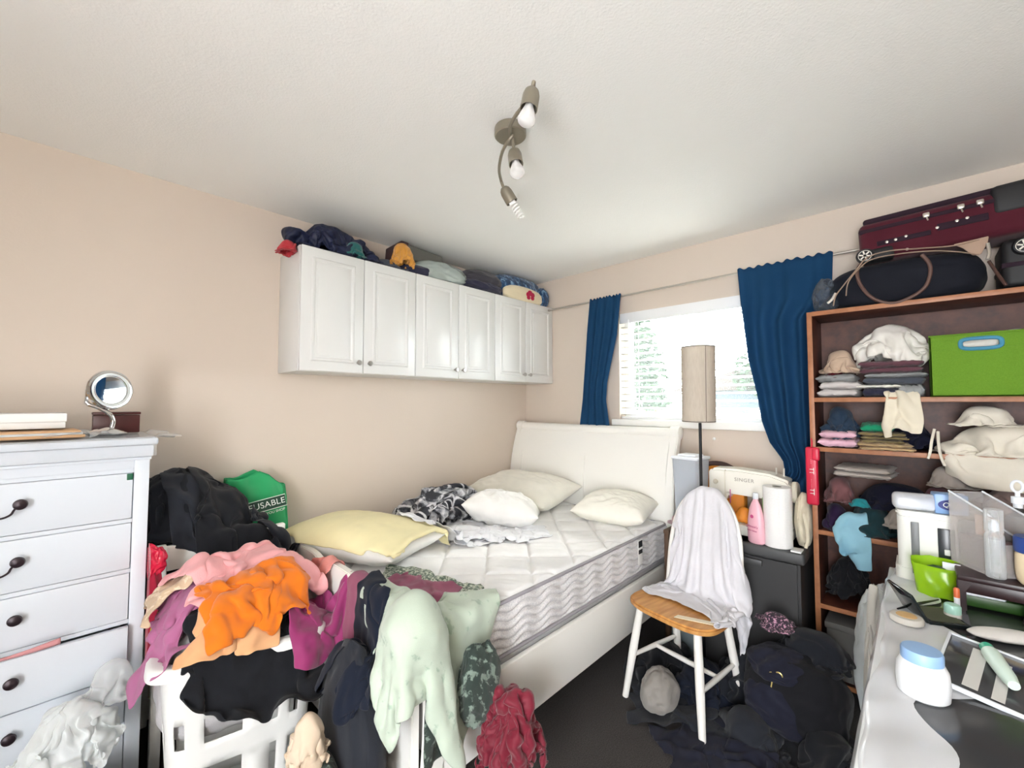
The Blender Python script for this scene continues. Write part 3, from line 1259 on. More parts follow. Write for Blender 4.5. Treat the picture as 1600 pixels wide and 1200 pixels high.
def ridged(p, f, seed, warp=.5):
    q = Vector((p.x * f + seed, p.y * f - seed * .7, p.z * f + seed * .3))
    w = noise.noise_vector(q * .8) * warp
    n1 = 1 - abs(noise.noise(q + w)) * 2
    n2 = 1 - abs(noise.noise((q + w) * 2.1 + Vector((7, 3, 1)))) * 2
    return .65 * n1 + .35 * n2


def bundle(name, m, c, r, seed, label=None, cat=None, group=None, fold=.16, f=1.6, rotz=0, flat=.0, seg=72, rings=44, zmin=None, stretch=(1, 1, 1), tilt=0, parent=None, lim=None, power=1.0):
    """a wad of cloth: a soft lump creased by folds; lim keeps it inside a box"""
    b = bmesh.new()
    bmesh.ops.create_uvsphere(b, u_segments=seg, v_segments=rings, radius=1)
    mt = Matrix.Translation(c) @ Matrix.Rotation(rotz, 4, 'Z') @ Matrix.Rotation(tilt, 4, 'Y')
    for v in b.verts:
        p = v.co.copy()
        if power != 1.0:
            p = Vector([math.copysign(abs(x) ** power, x) for x in p])
        q = Vector((p.x * stretch[0], p.y * stretch[1], p.z * stretch[2]))
        k = 1 + fold * ridged(q, f, seed) + fold * .7 * noise.noise(q * 1.1 + Vector((seed, 0, 0)))
        v.co = Vector((p.x * r[0] * k, p.y * r[1] * k, p.z * r[2] * k))
    b.transform(mt)
    for v in b.verts:
        if zmin is not None and v.co.z < zmin:
            v.co.z = zmin
        if lim:
            for a in range(3):
                lo, hi = lim[a]
                if lo is not None:
                    v.co[a] = max(v.co[a], lo)
                if hi is not None:
                    v.co[a] = min(v.co[a], hi)
    mb = MB()
    mb.bm.free()
    mb.bm = b
    uvl = b.loops.layers.uv.new('UVMap')
    for fc in b.faces:
        for lp in fc.loops:
            co = lp.vert.co - Vector(c)
            lp[uvl].uv = (co.x * 1.6 + co.z * .7, co.y * 1.6 + co.z * 1.1)
    o = mb.build(name, m, parent, angle=0)
    md = o.modifiers.new('s', 'SUBSURF')
    md.levels = md.render_levels = 1
    if label:
        tag(o, label, cat, group)
    return o


def folded(name, m, x0, x1, y0, y1, z0, z1, layers=2, seed=1, label=None, cat='clothes', group=None, sag=.006, front='x', parent=None, rot=0):
    """a folded garment: rounded layers, the fold towards -x"""
    b = MB()
    cx, cy = (x0 + x1) / 2, (y0 + y1) / 2
    h = (z1 - z0) / layers
    for i in range(layers):
        rng = random.Random(seed * 31 + i)
        dx, dy = rng.uniform(-.008, .008), rng.uniform(-.01, .01)
        hx, hy = (x1 - x0) / 2 * rng.uniform(.94, 1), (y1 - y0) / 2 * rng.uniform(.93, 1)
        zc = z0 + h * (i + .5)

        def fn(a, c):
            th = 2 * pi * a
            # rounded slab cross-section in x-z, length along y
            ex = math.copysign(abs(cos(th)) ** .45, cos(th))
            ez = math.copysign(abs(sin(th)) ** .8, sin(th))
            y = -1 + 2 * c
            cap = (1 - abs(y) ** 14) ** .5 if abs(y) < 1 else 0
            cap = max(cap, .25)
            n = noise.noise(Vector((ex * 1.7 + seed, y * 2.5 + i * 4, ez)))
            n2 = ridged(Vector((ex, y * 1.5, ez)), 2.2, seed + i * 3)
            z = zc + ez * h * .53 * cap * (1 + .25 * n) + sag * n2
            return (cx + dx + ex * hx * (1 + .05 * n), cy + dy + y * hy + .012 * n, max(z, z0 + .001))
        b.grid(fn, 40, 30, closed_u=True)
        for yy in (-1, 1):
            pass
    if rot:
        b.bm.transform(Matrix.Translation((cx, cy, 0)) @ Matrix.Rotation(rot, 4, 'Z') @ Matrix.Translation((-cx, -cy, 0)))
    for e in [e for e in b.bm.edges if e.is_boundary]:
        pass
    bmesh.ops.holes_fill(b.bm, edges=[e for e in b.bm.edges if e.is_boundary], sides=0)
    o = b.build(name, m, parent, angle=50)
    if label:
        tag(o, label, cat, group)
    return o


def pillow(name, m, c, w, d, h, rot, label, seed, pinch=.12, wr=.012):
    """stuffed pillow; rot is an euler"""
    b = MB()
    for sgn in (1, -1):
        def fn(a, e):
            u, v = -1 + 2 * a, -1 + 2 * e
            k = max(0, (1 - abs(u) ** 2.6)) ** .55 * max(0, (1 - abs(v) ** 2.6)) ** .55
            x = u * w / 2 * (1 - pinch * (1 - v * v) * abs(u) ** 2 * .35)
            y = v * d / 2 * (1 - pinch * (1 - u * u) * abs(v) ** 2 * .55)
            n = noise.noise(Vector((u * 2.2 + seed, v * 2.2, sgn * 3)))
            crease = ridged(Vector((u * 1.5, v * 1.1, sgn)), 2.4, seed)
            edge = 1 - max(abs(u), abs(v)) ** 6
            z = sgn * (h / 2 * k * (1 + .14 * n) + wr * crease * edge * (.4 + k))
            return (x, y, z)
        b.grid(fn, 60, 44)
    bmesh.ops.remove_doubles(b.bm, verts=b.bm.verts[:], dist=.0015)
    bmesh.ops.recalc_face_normals(b.bm, faces=b.bm.faces[:])
    o = b.build(name, m, loc=c, rot=rot, angle=0)
    md = o.modifiers.new('s', 'SUBSURF')
    md.levels = md.render_levels = 1
    return tag(o, label, 'pillow')


# ------------------------------------------------------------------ chest of drawers
paint('dresser_white', '#d6dde5', .3, var=.015)
paint('knob_dark', '#2c2026', .35, .4)
paint('slot_dark', '#2b2a2b', .8)
DX0, DX1, DY0, DY1, DZ = -.86, .226, 2.03, 2.512, 1.274
dr = thing('chest_of_drawers', 'white chest of drawers with dark round pulls under the shaving mirror', 'chest of drawers', (-.317, 2.27, 0))
O = Vector((-.317, 2.27, 0))


def D(b, x0, x1, y0, y1, z0, z1, bev=.002):
    return b.box(x0 - O.x, x1 - O.x, y0 - O.y, y1 - O.y, z0, z1, bev)


b = MB()
D(b, DX0, DX0 + .042, DY0, DY1, .0, 1.20, .003)
D(b, DX1 - .042, DX1, DY0, DY1, .0, 1.20, .003)
D(b, DX0 + .042, DX1 - .042, DY1 - .01, DY1, .08, 1.20, 0)
D(b, DX0 + .042, DX1 - .042, DY0 + .004, DY0 + .03, 1.166, 1.20, .001)
D(b, DX0 + .042, DX1 - .042, DY0 + .02, DY1 - .01, 1.19, 1.20, 0)
for k in range(7):
    z = 1.166 - .1745 * k
    D(b, DX0 + .042, DX1 - .042, DY0 + .003, DY0 + .03, z - .0135, z, .001)
b.build('carcass', 'dresser_white', dr)
b = MB()
D(b, DX0 - .004, DX1 + .004, DY0 - .004, DY1, 1.196, 1.206)
D(b, DX0 - .010, DX1 + .010, DY0 - .012, DY1, 1.206, 1.250, .008)
D(b, DX0 - .020, DX1 + .020, DY0 - .022, DY1, 1.250, DZ, .006)
b.build('top', 'dresser_white', dr)
for k in range(6):
    zt = 1.1525 - .1745 * k
    h = .1605
    out = 0.028 if k == 3 else 0
    b = MB()
    D(b, DX0 + .0445, DX1 - .0445, DY0 - out, DY0 + .02 - out, zt - h + .0015, zt - .0015, .0025)
    D(b, DX0 + .07, DX1 - .07, DY0 + .02 - out, DY1 - .03, zt - h + .015, zt - h + .025, 0)
    for x in (DX0 + .06, DX1 - .07):
        D(b, x, x + .01, DY0 + .02 - out, DY1 - .03, zt - h + .02, zt - .02, 0)
    do = b.build('drawer', 'dresser_white', dr)
    for kx in (-.079, -.555):
        zk = zt - .065
        p = MB()
        p.lathe([(.008, 0), (.008, .012), (.013, .016), (.0165, .021), (.0145, .027), (.007, .030), (0, .031)], 24, rotm((kx - O.x, DY0 - out - O.y, zk), pi / 2, 0, 0))
        ko = p.build('knob', 'knob_dark', do)
        if k in (0, 1) or kx < -.2:
            s = -1 if kx > -.2 else 1
            pts = [(kx - O.x + px_, DY0 - out - py_ - O.y, zk + pz_) for px_, py_, pz_ in ((-.008, .020, -.008), (-.013, .024, -.016), (-.018, .026, -.026), (-.032, .026, -.034), (-.055, .026, -.036), (-.08, .026, -.034), (-.094, .024, -.024), (-.10, .018, -.008), (-.108, .002, 0))]
            MB().tube(spline(pts, 5), .0030, 8).build('bail_handle', 'knob_dark', ko)
paint('tape_green', '#0f5a3c', .5)
MB().box(.165 - O.x, .181 - O.x, DY0 - .004 - O.y, DY0 - .0005 - O.y, 1.128, 1.15, .001).build('tape', 'tape_green', dr, label='small green tape tab at the corner of the top drawer')

# clear plastic sheet on the dresser top, its corner sticking out to the right
clear('plastic_sheet', '#f0f2f4', .20, .1)
ps = MB()
rngp = random.Random(2)


def psf(a, c):
    x = -.8 + (1.115) * a
    y = 2.015 + .42 * c
    z = DZ + .004 + .003 * noise.noise(Vector((x * 9, y * 9, 2)))
    if x > .246:
        z = DZ + .004 - .12 * (x - .246) + .012 * sin(y * 22)
    return (x, y, z)


ps.grid(psf, 60, 20)
tag(ps.build('plastic_sheet', 'plastic_sheet', angle=0), 'clear plastic sheet over the dresser top with a corner sticking out', 'plastic sheet')
sk = MB()
sk.grid(lambda a, c: (-.8 + 1.04 * a, 2.004 - .006 * c + .002 * sin(a * 50), DZ + .003 - .066 * c), 60, 6)
tag(sk.build('plastic_edge_cover', 'plastic_sheet', angle=0), 'clear plastic strip hanging over the front edge of the dresser top', 'plastic sheet')

# things on the dresser
paint('chrome', '#d8d9da', .08, 1.0, var=0)
paint('mirror_glass', '#f5f7f8', .02, 1.0, var=0)
paint('frost_ring', '#d5d9d8', .35, .3)
zt = DZ + .008
mi = thing('shaving_mirror', 'round chrome mirror on a curved stem, tilted on the dresser', 'mirror', (.118, 2.20, zt))
MB().lathe([(.052, 0), (.055, .004), (.050, .012), (.034, .02), (.018, .025), (.010, .028), (0, .029)], 40).build('base', 'chrome', mi)
MB().tube(spline([(.012, 0, .022), (.016, 0, .05), (.004, -.004, .078), (-.028, -.006, .102), (-.05, -.006, .112), (-.058, -.004, .122)], 6), .0075, 12).build('stem', 'chrome', mi)
mc = Vector((.004, -.005, .166))
nrm = (Vector((.55, -1.0, .10))).normalized()
q = nrm.to_track_quat('Z', 'Y').to_matrix().to_4x4()
mm = Matrix.Translation(mc) @ q
ring = MB()
ring.lathe([(.052, -.004), (.069, -.006), (.074, 0), (.072, .007), (.066, .009), (.052, .006)], 48, mm, cap=False)
ring.lathe([(0, -.009), (.06, -.008), (.069, -.006)], 48, mm, cap=False)
ho = ring.build('rim', 'chrome', mi)
MB().lathe([(.050, .0055), (.063, .0085)], 48, mm, cap=False).build('light_ring', 'frost_ring', ho)
MB().lathe([(0, .0045), (.0525, .0045)], 48, mm, cap=False).build('glass', 'mirror_glass', mi, smooth=False)
MB().tube([mm @ Vector((-.07, 0, 0)), (-.058, -.004, .122)], .005, 8).build('pivot', 'chrome', mi)
paint('mahogany', '#4a1f1e', .35, bump=.2, bscale=30, var=.15)
bx = thing('wooden_box', 'dark reddish wooden box behind the shaving mirror', 'box', (.150, 2.315, zt - .004))
MB().box(-.068, .068, -.04, .04, .004, .074, .003).build('body', 'mahogany', bx)
MB().box(-.070, .070, -.042, .042, .076, .086, .003).build('lid', 'mahogany', bx)
paint('manila', '#c9a27a', .8)
paint('paper_white', '#eceeee', .7)
paint('card_grey', '#c3c9cc', .6)
clear('plastic_bag', '#eef1f2', .30, .15)
fo = thing('envelope', 'brown paper envelope sticking out of a plastic bag on the dresser', 'envelope', (-.14, 2.19, zt), R_(4))
MB().box(-.22, .19, -.12, .10, 0, .010, .002).build('cover', 'manila', fo)
MB().box(-.20, .185, -.115, .09, .010, .018, .001).build('papers', 'card_grey', fo)
MB().box(-.22, .18, -.12, .09, .018, .024, .002).build('flap', 'manila', fo)
wb = thing('white_box', 'flat white box lying on the papers at the dresser end', 'box', (-.20, 2.26, zt + .03), R_(3))
MB().box(-.24, .205, -.10, .10, 0, .022, .003).build('base', 'paper_white', wb)
MB().box(-.243, .208, -.103, .103, .022, .052, .003).build('lid', 'paper_white', wb)
hfd = HF(-.9, .5, 1.95, 2.52, DZ + .008)
crumple('plastic_bag', 'plastic_bag', .045, 2.17, DZ + .03, .30, .26, .2, .7, [planec(1, 2.5, -1)], hfd, 11, thick=0, label='crumpled clear plastic bag beside the mirror foot', cat='plastic bag', sub=1)

# pink cloth caught in the drawer, plastic bag hanging low on the drawers
fabric('pink_dusty', '#c98f92', .9)
b = MB()
b.grid(lambda a, c: (-.42 + .44 * a, 2.0 - .012 - .008 * c - .006 * sin(a * 9), .636 + .012 * sin(pi * c) * (1 + .6 * sin(a * 7)) + .006 * c + .012 * max(0, a - .7)), 40, 8)
po = b.build('pink_cloth', 'pink_dusty', angle=0)
po.modifiers.new('t', 'SOLIDIFY').thickness = .003
tag(po, 'strip of pink cloth caught along the top of the open drawer', 'clothes')
clear('white_bag', '#e9eeee', .55, .3)
wad('plastic_bag', 'white_bag', (.05, 1.88, .42), (.13, .09, .16), 33, 'white translucent carrier bag standing against the lower drawers', 'plastic bag', lim=((None, None), (None, 1.985), (.25, None)), thick=0, lam=.09)
wad('plastic_bag', 'plastic_bag', (.14, 1.92, .53), (.085, .06, .08), 51, 'crumpled clear bag on top of the carrier bag by the drawers', 'plastic bag', lim=((None, None), (None, 1.99), (None, None)), thick=0)
fabric('grey_rag', '#77787b', .95)
bundle('grey_bundle', 'grey_rag', (.04, 1.84, .125), (.20, .15, .13), 6.4, 'grey bundle of cloth on the floor below the carrier bag', 'clothes', zmin=.004, lim=((None, .225), (None, 1.99), (None, .25)))

# ------------------------------------------------------------------ white chair facing the wall, buried in black clothes
wc = thing('white_chair', 'white wooden chair between dresser and bed, buried in black clothes', 'chair', (.49, 2.30, 0))
O2 = Vector((.49, 2.30, 0))


def W(b, x0, x1, y0, y1, z0, z1, bev=.004):
    return b.box(x0 - O2.x, x1 - O2.x, y0 - O2.y, y1 - O2.y, z0, z1, bev)


for x in (.262, .685):
    W(MB(), x, x + .034, 2.108, 2.14, 0, .852, .005).build('back_leg', 'white_lacquer', wc)
    W(MB(), x, x + .034, 2.46, 2.49, 0, .43, .005).build('front_leg', 'white_lacquer', wc)
W(MB(), .296, .685, 2.112, 2.134, .752, .846).build('top_rail', 'white_lacquer', wc)
W(MB(), .296, .685, 2.114, 2.132, .52, .56).build('lower_rail', 'white_lacquer', wc)
W(MB(), .262, .719, 2.13, 2.50, .43, .455, .008).build('seat', 'white_lacquer', wc)
fabric('black_cloth', '#15171c', .95, sheen=.35)
fabric('black_jersey', '#1b1e25', .95, sheen=.4)
fabric('charcoal_cloth', '#23262d', .95, sheen=.4)
fabric('wine_cloth', '#571824', .9)
bundle('black_heap', 'black_cloth', (.355, 2.33, .75), (.13, .165, .33), 2.2, 'tall heap of black clothes against the wall beside the dresser', 'clothes', 'black clothes by the dresser',
       fold=.16, f=1.5, zmin=.458, lim=((.245, None), (2.145, 2.518), (None, None)), power=.8)
bundle('wine_bundle', 'wine_cloth', (.50, 2.07, .64), (.16, .03, .11), 4.0, 'dark wine cloth seen under the white chair rail', 'clothes', lim=((None, None), (2.03, 2.105), (None, .75)))
hfl = HF(.18, .95, 1.4, 2.52, 0)
XX, YY = np.meshgrid(hfl.x0 + np.arange(hfl.nx) * hfl.d, hfl.y0 + np.arange(hfl.ny) * hfl.d, indexing='ij')


def mound(hf, cx, cy, rx, ry, z0, z1, p=2.0):
    X, Y = np.meshgrid(hf.x0 + np.arange(hf.nx) * hf.d, hf.y0 + np.arange(hf.ny) * hf.d, indexing='ij')
    q = (np.abs((X - cx) / rx) ** p + np.abs((Y - cy) / ry) ** p)
    hf.h = np.maximum(hf.h, np.where(q < 1, z0 + (z1 - z0) * np.sqrt(np.clip(1 - q, 0, 1)), -9))


hb_ = HF(.15, 1.0, 1.5, 2.52, 0)
mound(hb_, .33, 2.33, .13, .19, .5, 1.09, 3)
mound(hb_, .48, 2.33, .13, .18, .5, 1.0)
mound(hb_, .49, 2.30, .24, .2, .45, .46, 8)
mound(hb_, .49, 2.121, .23, .025, .4, .85, 8)
mound(hb_, .68, 2.33, .13, .17, .45, .80)
walls = [planec(1, 2.516, -1), boxc(-.9, .232, 2.03, 2.52, 0, 1.28), boxc(.775, .81, 1.1, 2.52, 0, .75)]
G = dict(cat='clothes', group='black clothes by the dresser', cols=walls, hf=hb_)
crumple('black_garment', 'black_jersey', .33, 2.32, 1.10, .62, .70, .3, .62, seed=21, label='black garment on top of the heap, nearest the dresser', lam=.14, **G)
crumple('black_garment', 'charcoal_cloth', .50, 2.26, .95, .62, .60, .2, .55, seed=22, label='charcoal garment on the heap beside the green bag', lam=.12, **G)
crumple('black_trousers', 'black_cloth', .55, 2.13, .93, .55, .95, .15, .55, seed=23, label='black garment hanging over the white chair rail', lam=.11, **G)
crumple('black_garment', 'black_jersey', .72, 2.22, .90, .60, .55, .5, .5, seed=24, label='black garment over the bed end below the green bag', lam=.10, **G)

# green reusable bag
paint('bag_green', '#16985a', .55, bump=.12, bscale=250)
paint('print_white', '#e9f1ea', .6)
paint('print_dark', '#123c2c', .6)
gb = thing('reusable_bag', 'green reusable carrier bag slumped against the wall behind the bed end', 'bag', (.685, 2.42, .585))


def gbf(a, c):
    th = 2 * pi * a
    z = .42 * c
    w, d = .165 - .03 * c, .075 - .03 * c * c
    ex = math.copysign(abs(cos(th)) ** .5, cos(th))
    ey = math.copysign(abs(sin(th)) ** .7, sin(th))
    n = noise.noise(Vector((ex * 1.8, ey * 1.5, z * 7)))
    r2 = ridged(Vector((ex * 1.2, ey * 1.2, z * 5)), 1.1, 3)
    top = .055 * math.exp(-((ex - .05) / .45) ** 2) * c - .03 * ex * c
    return (ex * w + .012 * n, min(ey * d + (.020 * r2 + .016 * n) * (.35 + .65 * c), .095), z + top * 1.0)


b = MB()
b.grid(gbf, 72, 40, closed_u=True)
bo = b.build('body', 'bag_green', gb, angle=0)
bo.modifiers.new('t', 'SOLIDIFY').thickness = .002
MB().box(-.15, .15, -.06, .06, 0, .004, 0).build('bottom', 'bag_green', gb)
fm = face_mtx((.018, -.083, .315), (1, -.05, .16), (-.12, .22, 1))
MB().box(-.105, .09, -.026, .026, -.0012, -.0002, 0).build('print_panel', 'print_dark', gb).matrix_local = fm
b = MB()
b.tube([(-.107, -.028, 0), (.092, -.028, 0), (.092, .028, 0), (-.107, .028, 0)], .0018, 6, closed=True)
b.build('print_border', 'print_white', gb).matrix_local = fm
lettering('REUSABLE', .040, 'print_white', gb, fm @ Matrix.Translation((-.006, 0, .001)), spacing=1.05)
lettering('NEXT TIME YOU SHOP', .017, 'print_white', gb, fm @ Matrix.Translation((-.006, -.043, .001)))

# red plastic bag between dresser and chair
t = NT('red_plastic')
t.col(t.mix(t.noise(t.coord(), 10, 4), '#a51230', '#d92247'))
t.set(Roughness=.25)
M['red_plastic'] = t.m
fabric('crimson_cloth', '#9c1d38', .9)
bundle('red_bag', 'crimson_cloth', (.238, 1.985, .66), (.030, .033, .17), 7.7, 'crimson cloth hanging between the dresser and the white chair post', 'clothes', fold=.18, f=1.6, lim=((.229, .275), (1.93, 2.1), (.5, None)))
bundle('red_plastic_bag', 'red_plastic', (.236, 2.0, .835), (.034, .04, .05), 8.9, 'shiny red plastic bag top beside the dresser edge', 'plastic bag', fold=.35, f=2.2, lim=((.229, None), (None, 2.1), (None, None)))

# ------------------------------------------------------------------ laundry basket and the heap on it
paint('basket_white', '#e6e7e4', .4)
bk = thing('laundry_basket', 'white plastic laundry basket overflowing with colourful clothes', 'laundry basket', (.475, 1.80, 0), R_(-12))
bw, bd, bh = .225, .185, .60


def rr(a, hw, hd, e=.32):
    th = 2 * pi * a
    return hw * math.copysign(abs(cos(th)) ** e, cos(th)), hd * math.copysign(abs(sin(th)) ** e, sin(th))


def tubbody(zlo, zhi, holes=True):
    b = MB()

    def fn(a, c):
        k = .84 + .16 * (zlo + (zhi - zlo) * c) / bh
        x, y = rr(a, bw * k, bd * k)
        return (x, y, zlo + (zhi - zlo) * c)
    b.grid(fn, 120, 24, closed_u=True)
    return b


b = tubbody(.0, bh - .01)
fs = list(b.bm.faces)
kill = []
for f_ in fs:
    cc_ = f_.calc_center_median()
    an = (atan2(cc_.y / bd, cc_.x / bw) / (2 * pi)) % 1
    if .1 < cc_.z < .5 and (int(an * 120) % 5 in (1, 2)) and int(cc_.z * 12) % 2 == 0:
        kill.append(f_)
bmesh.ops.delete(b.bm, geom=kill, context='FACES')
bo = b.build('body', 'basket_white', bk, angle=60)
bo.modifiers.new('t', 'SOLIDIFY').thickness = .003
MB().prism([rr(k / 60, bw * .84, bd * .84) for k in range(60)], 0, .004, 'z').build('bottom', 'basket_white', bk)
b = MB()
prof = [(-.012, -.004), (.0, .004), (.022, .004), (.032, -.006), (.034, -.03), (.03, -.03), (.028, -.01), (.018, -.002), (.0, -.003)]


def rimf(a, c):
    x, y = rr(a, bw, bd)
    i = min(int(c * (len(prof) - 1)), len(prof) - 2)
    f_ = c * (len(prof) - 1) - i
    off = prof[i][0] * (1 - f_) + prof[i + 1][0] * f_
    z = prof[i][1] * (1 - f_) + prof[i + 1][1] * f_
    l_ = sqrt((x / bw) ** 2 + (y / bd) ** 2)
    return (x * (1 + off / bw), y * (1 + off / bd), bh + z)


b.grid(rimf, 96, 28, closed_u=True)
b.build('rim', 'basket_white', bk, angle=60)

fabric('grey_knit', '#b4b3b5', .95, 260, .5)
fabric('beige_print', '#c9b094', .9, c2='#e0cdb4', pscale=30, thr=.56)
fabric('pink_knit', '#e9a9ab', .9, 300, .45)
fabric('salmon_knit', '#d98d84', .9, 300, .4)
fabric('orange_cloth', '#d9720f', .8, sheen=.3)
fabric('magenta_satin', '#8f2a63', .5, sheen=.4)
fabric('mauve_cloth', '#a8658b', .85)
fabric('lime_cloth', '#a9c02c', .8)
fabric('peach_cloth', '#d9a679', .9)
fabric('white_lace', '#efe4ea', .9, 200, .6)
gx, gy = .475, 1.80
bundle('grey_knit_garment', 'grey_knit', (gx - .02, gy, .50), (.205, .165, .19), 1.4, 'grey knit garment at the bottom of the heap, showing above the basket rim', 'clothes', 'clothes heaped on the laundry basket', fold=.1, rotz=R_(-12), power=.7)
hk = HF(.0, 1.1, 1.1, 2.2, 0)
mound(hk, gx, gy, .30, .265, .40, .622, 6)
mound(hk, gx - .02, gy + .03, .22, .20, .60, .81)
colk = [boxc(-.9, .226, 2.0, 2.52, 0, 1.28), boxc(.26, .72, 2.108, 2.14, 0, .85), boxc(.775, .81, 1.1, 2.52, 0, .75)]
gk = 'clothes heaped on the laundry basket'
G = dict(cat='clothes', group=gk, cols=colk, hf=hk, steps=34, fric=.93, wr=.009)
crumple('black_sweater', 'black_cloth', .46, 1.585, .70, .54, .40, -.15, .62, seed=32, label='black sweater hanging over the front rim of the laundry basket', lam=.12, **G)
crumple('magenta_garment', 'magenta_satin', .665, 1.69, .76, .44, .60, .2, .6, seed=31, label='magenta satin garment hanging off the heap towards the bed end', lam=.11, **G)
crumple('lime_garment', 'lime_cloth', .275, 1.985, .72, .28, .34, .1, .5, seed=33, label='lime green garment beside the white chair post', lam=.07, **G)
crumple('mauve_scarf', 'mauve_cloth', .28, 1.80, .76, .34, .50, -.55, .48, seed=34, label='mauve scarf hanging over the basket corner by the dresser', lam=.06, **G)
crumple('beige_blouse', 'beige_print', .42, 1.99, .84, .80, .46, .15, .56, seed=35, label='beige printed blouse on the heap along the white chair rail', lam=.09, **G)
crumple('peach_garment', 'peach_cloth', .40, 1.63, .84, .36, .24, -.1, .55, seed=36, label='peach garment under the orange one on the heap', lam=.08, **G)
crumple('salmon_top', 'salmon_knit', .66, 1.88, .84, .50, .56, .3, .52, seed=37, label='salmon knit top on the heap next to the bed end', lam=.09, **G)
crumple('pink_knit_top', 'pink_knit', .495, 1.80, .90, .72, .60, .25, .54, seed=38, label='pink knit top on the crown of the laundry heap', lam=.11, **G)
crumple('orange_scarf', 'orange_cloth', .475, 1.65, .90, .60, .36, .15, .46, seed=39, label='orange lace edged scarf on the front of the laundry heap', lam=.075, **G)
# ------------------------------------------------------------------ pillows and bedclothes on the mattress
fabric('pillow_white', '#f1f1ee', .85, 800, .15, wrinkle=.4)
fabric('pillow_cream', '#efede2', .7, 800, .12, sheen=.3, wrinkle=.4)
fabric('yellow_case', '#f0e6b6', .85, 700, .2, wrinkle=.5)
fabric('sheet_white', '#eceef3', .85, 800, .12, wrinkle=.3)
t = NT('dark_floral')
v = t.coord('UV')
vo = t.n('ShaderNodeTexVoronoi', feature='DISTANCE_TO_EDGE')
vo.inputs['Scale'].default_value = 17
wv = t.n('ShaderNodeMix', data_type='VECTOR')
ns = t.n('ShaderNodeTexNoise')
ns.inputs['Scale'].default_value = 14
ns.inputs['Detail'].default_value = 4
t.l(v, ns.inputs['Vector'])
wv.inputs[0].default_value = .06
t.l(v, wv.inputs[4])
t.l(ns.outputs['Color'], wv.inputs[5])
t.l(wv.outputs[1], vo.inputs['Vector'])
k1 = t.ramp(vo.outputs['Distance'], [(.05, '#d9d9de'), (.11, '#2c2e36')])
k2 = t.ramp(t.noise(v, 13, 5, .65), [(.46, '#2a2c34'), (.52, '#8f929b'), (.60, '#e2e2e6')])
t.col(t.mix(t.ramp(t.noise(v, 5, 2), [(.42, (0, 0, 0, 1)), (.55, (1, 1, 1, 1))]), k1, k2))
t.set(Roughness=.85)
M['dark_floral'] = t.m
zt_ = MZ1
pillow('pillow', 'pillow_cream', (2.34, 2.14, zt_ + .098), .49, .78, .215, (0, R_(-8), R_(4)), 'large cream pillow near the wall at the headboard', 1.2)
pillow('pillow', 'pillow_cream', (2.43, 1.41, zt_ + .078), .36, .47, .165, (0, R_(-6), R_(10)), 'small cream pillow by the headboard corner next to the clear bin', 2.7)
pillow('pillow', 'pillow_white', (1.04, 2.02, zt_ + .074), .44, .74, .155, (0, 0, R_(20)), 'white pillow under the yellow cover at the bed foot', 4.1)
hm = HF(.7, 2.7, 1.0, 2.52, 0)
mound(hm, (MX0 + MX1) / 2, (MY0 + MY1) / 2, (MX1 - MX0) / 2, (MY1 - MY0) / 2, .3, zt_, 30)
rot = R_(20)
X, Y = np.meshgrid(hm.x0 + np.arange(hm.nx) * hm.d, hm.y0 + np.arange(hm.ny) * hm.d, indexing='ij')
uu = ((X - 1.04) * cos(rot) + (Y - 2.02) * sin(rot)) / .22
vv = (-(X - 1.04) * sin(rot) + (Y - 2.02) * cos(rot)) / .37
ins = (np.abs(uu) < 1) & (np.abs(vv) < 1)
hm.h = np.where(ins, np.maximum(hm.h, zt_ + .074 + .094 * np.clip(1 - np.abs(uu) ** 2.6, 0, 1) ** .55 * np.clip(1 - np.abs(vv) ** 2.6, 0, 1) ** .55), hm.h)
colm = [planec(1, 2.516, -1), boxc(.775, .81, 1.1, 2.52, 0, .745)]
crumple('pillow_cover', 'yellow_case', 1.075, 2.03, zt_ + .175, .60, .86, R_(20), .97, colm, hm, 41, None, label='pale yellow pillowcase pulled over the pillow at the bed foot', cat='pillowcase', amp=.5, lam=.2, d=.02, wr=.002, steps=60)
crumple('white_sheet', 'sheet_white', 1.50, 1.93, zt_ + .03, .95, .85, R_(-20), .50, colm, hm, 42, None, label='crumpled white sheet between yellow pillow and floral cover', cat='bed sheet', lam=.12)
wad('floral_cover', 'dark_floral', (1.72, 2.24, zt_ + .10), (.50, .22, .16), 39, 'crumpled black and white floral duvet cover on the mattress by the wall', 'duvet cover', rotz=R_(16), lim=((None, None), (None, 2.512), (zt_ + .006, None)), lam=.13, d=.02, wr=.006)
pillow('pillow', 'pillow_white', (1.90, 1.88, zt_ + .080), .42, .46, .18, (R_(8), R_(10), R_(38)), 'white pillow in a bright case leaning on the floral cover', 6.3, wr=.02)
crumple('white_sheet', 'sheet_white', 1.68, 1.70, zt_ + .02, 1.1, .46, R_(-28), .48, colm, hm, 43, None, label='white sheet end bunched below the middle pillow', cat='bed sheet', lam=.08)
fabric('green_floral', '#5f6f62', .85, c2='#c9d0c0', pscale=44, thr=.52)
fabric('mauve_jersey', '#8d4f66', .85)
fabric('sage_cloth', '#b3c0b0', .75, sheen=.3, c2='#93a594', pscale=14, thr=.62)
fabric('navy_fleece', '#141a28', .95, sheen=.2)
fabric('red_satin', '#6f0e26', .5, sheen=.3)
fabric('cream_cloth', '#cbb8a2', .9)
fabric('dark_pattern', '#2f3a35', .85, c2='#76857b', pscale=20, thr=.55)
crumple('green_floral_scarf', 'green_floral', .99, 1.45, zt_ + .01, .66, .40, R_(-70), .66, [boxc(.775, .81, 1.1, 2.52, 0, .745), boxc(.82, MX1, MY0, MY1, .2, zt_)], None, 44, None, amp=.6, label='grey green floral scarf crumpled on the mattress foot', cat='scarf', lam=.08)
# garments hanging over the footboard


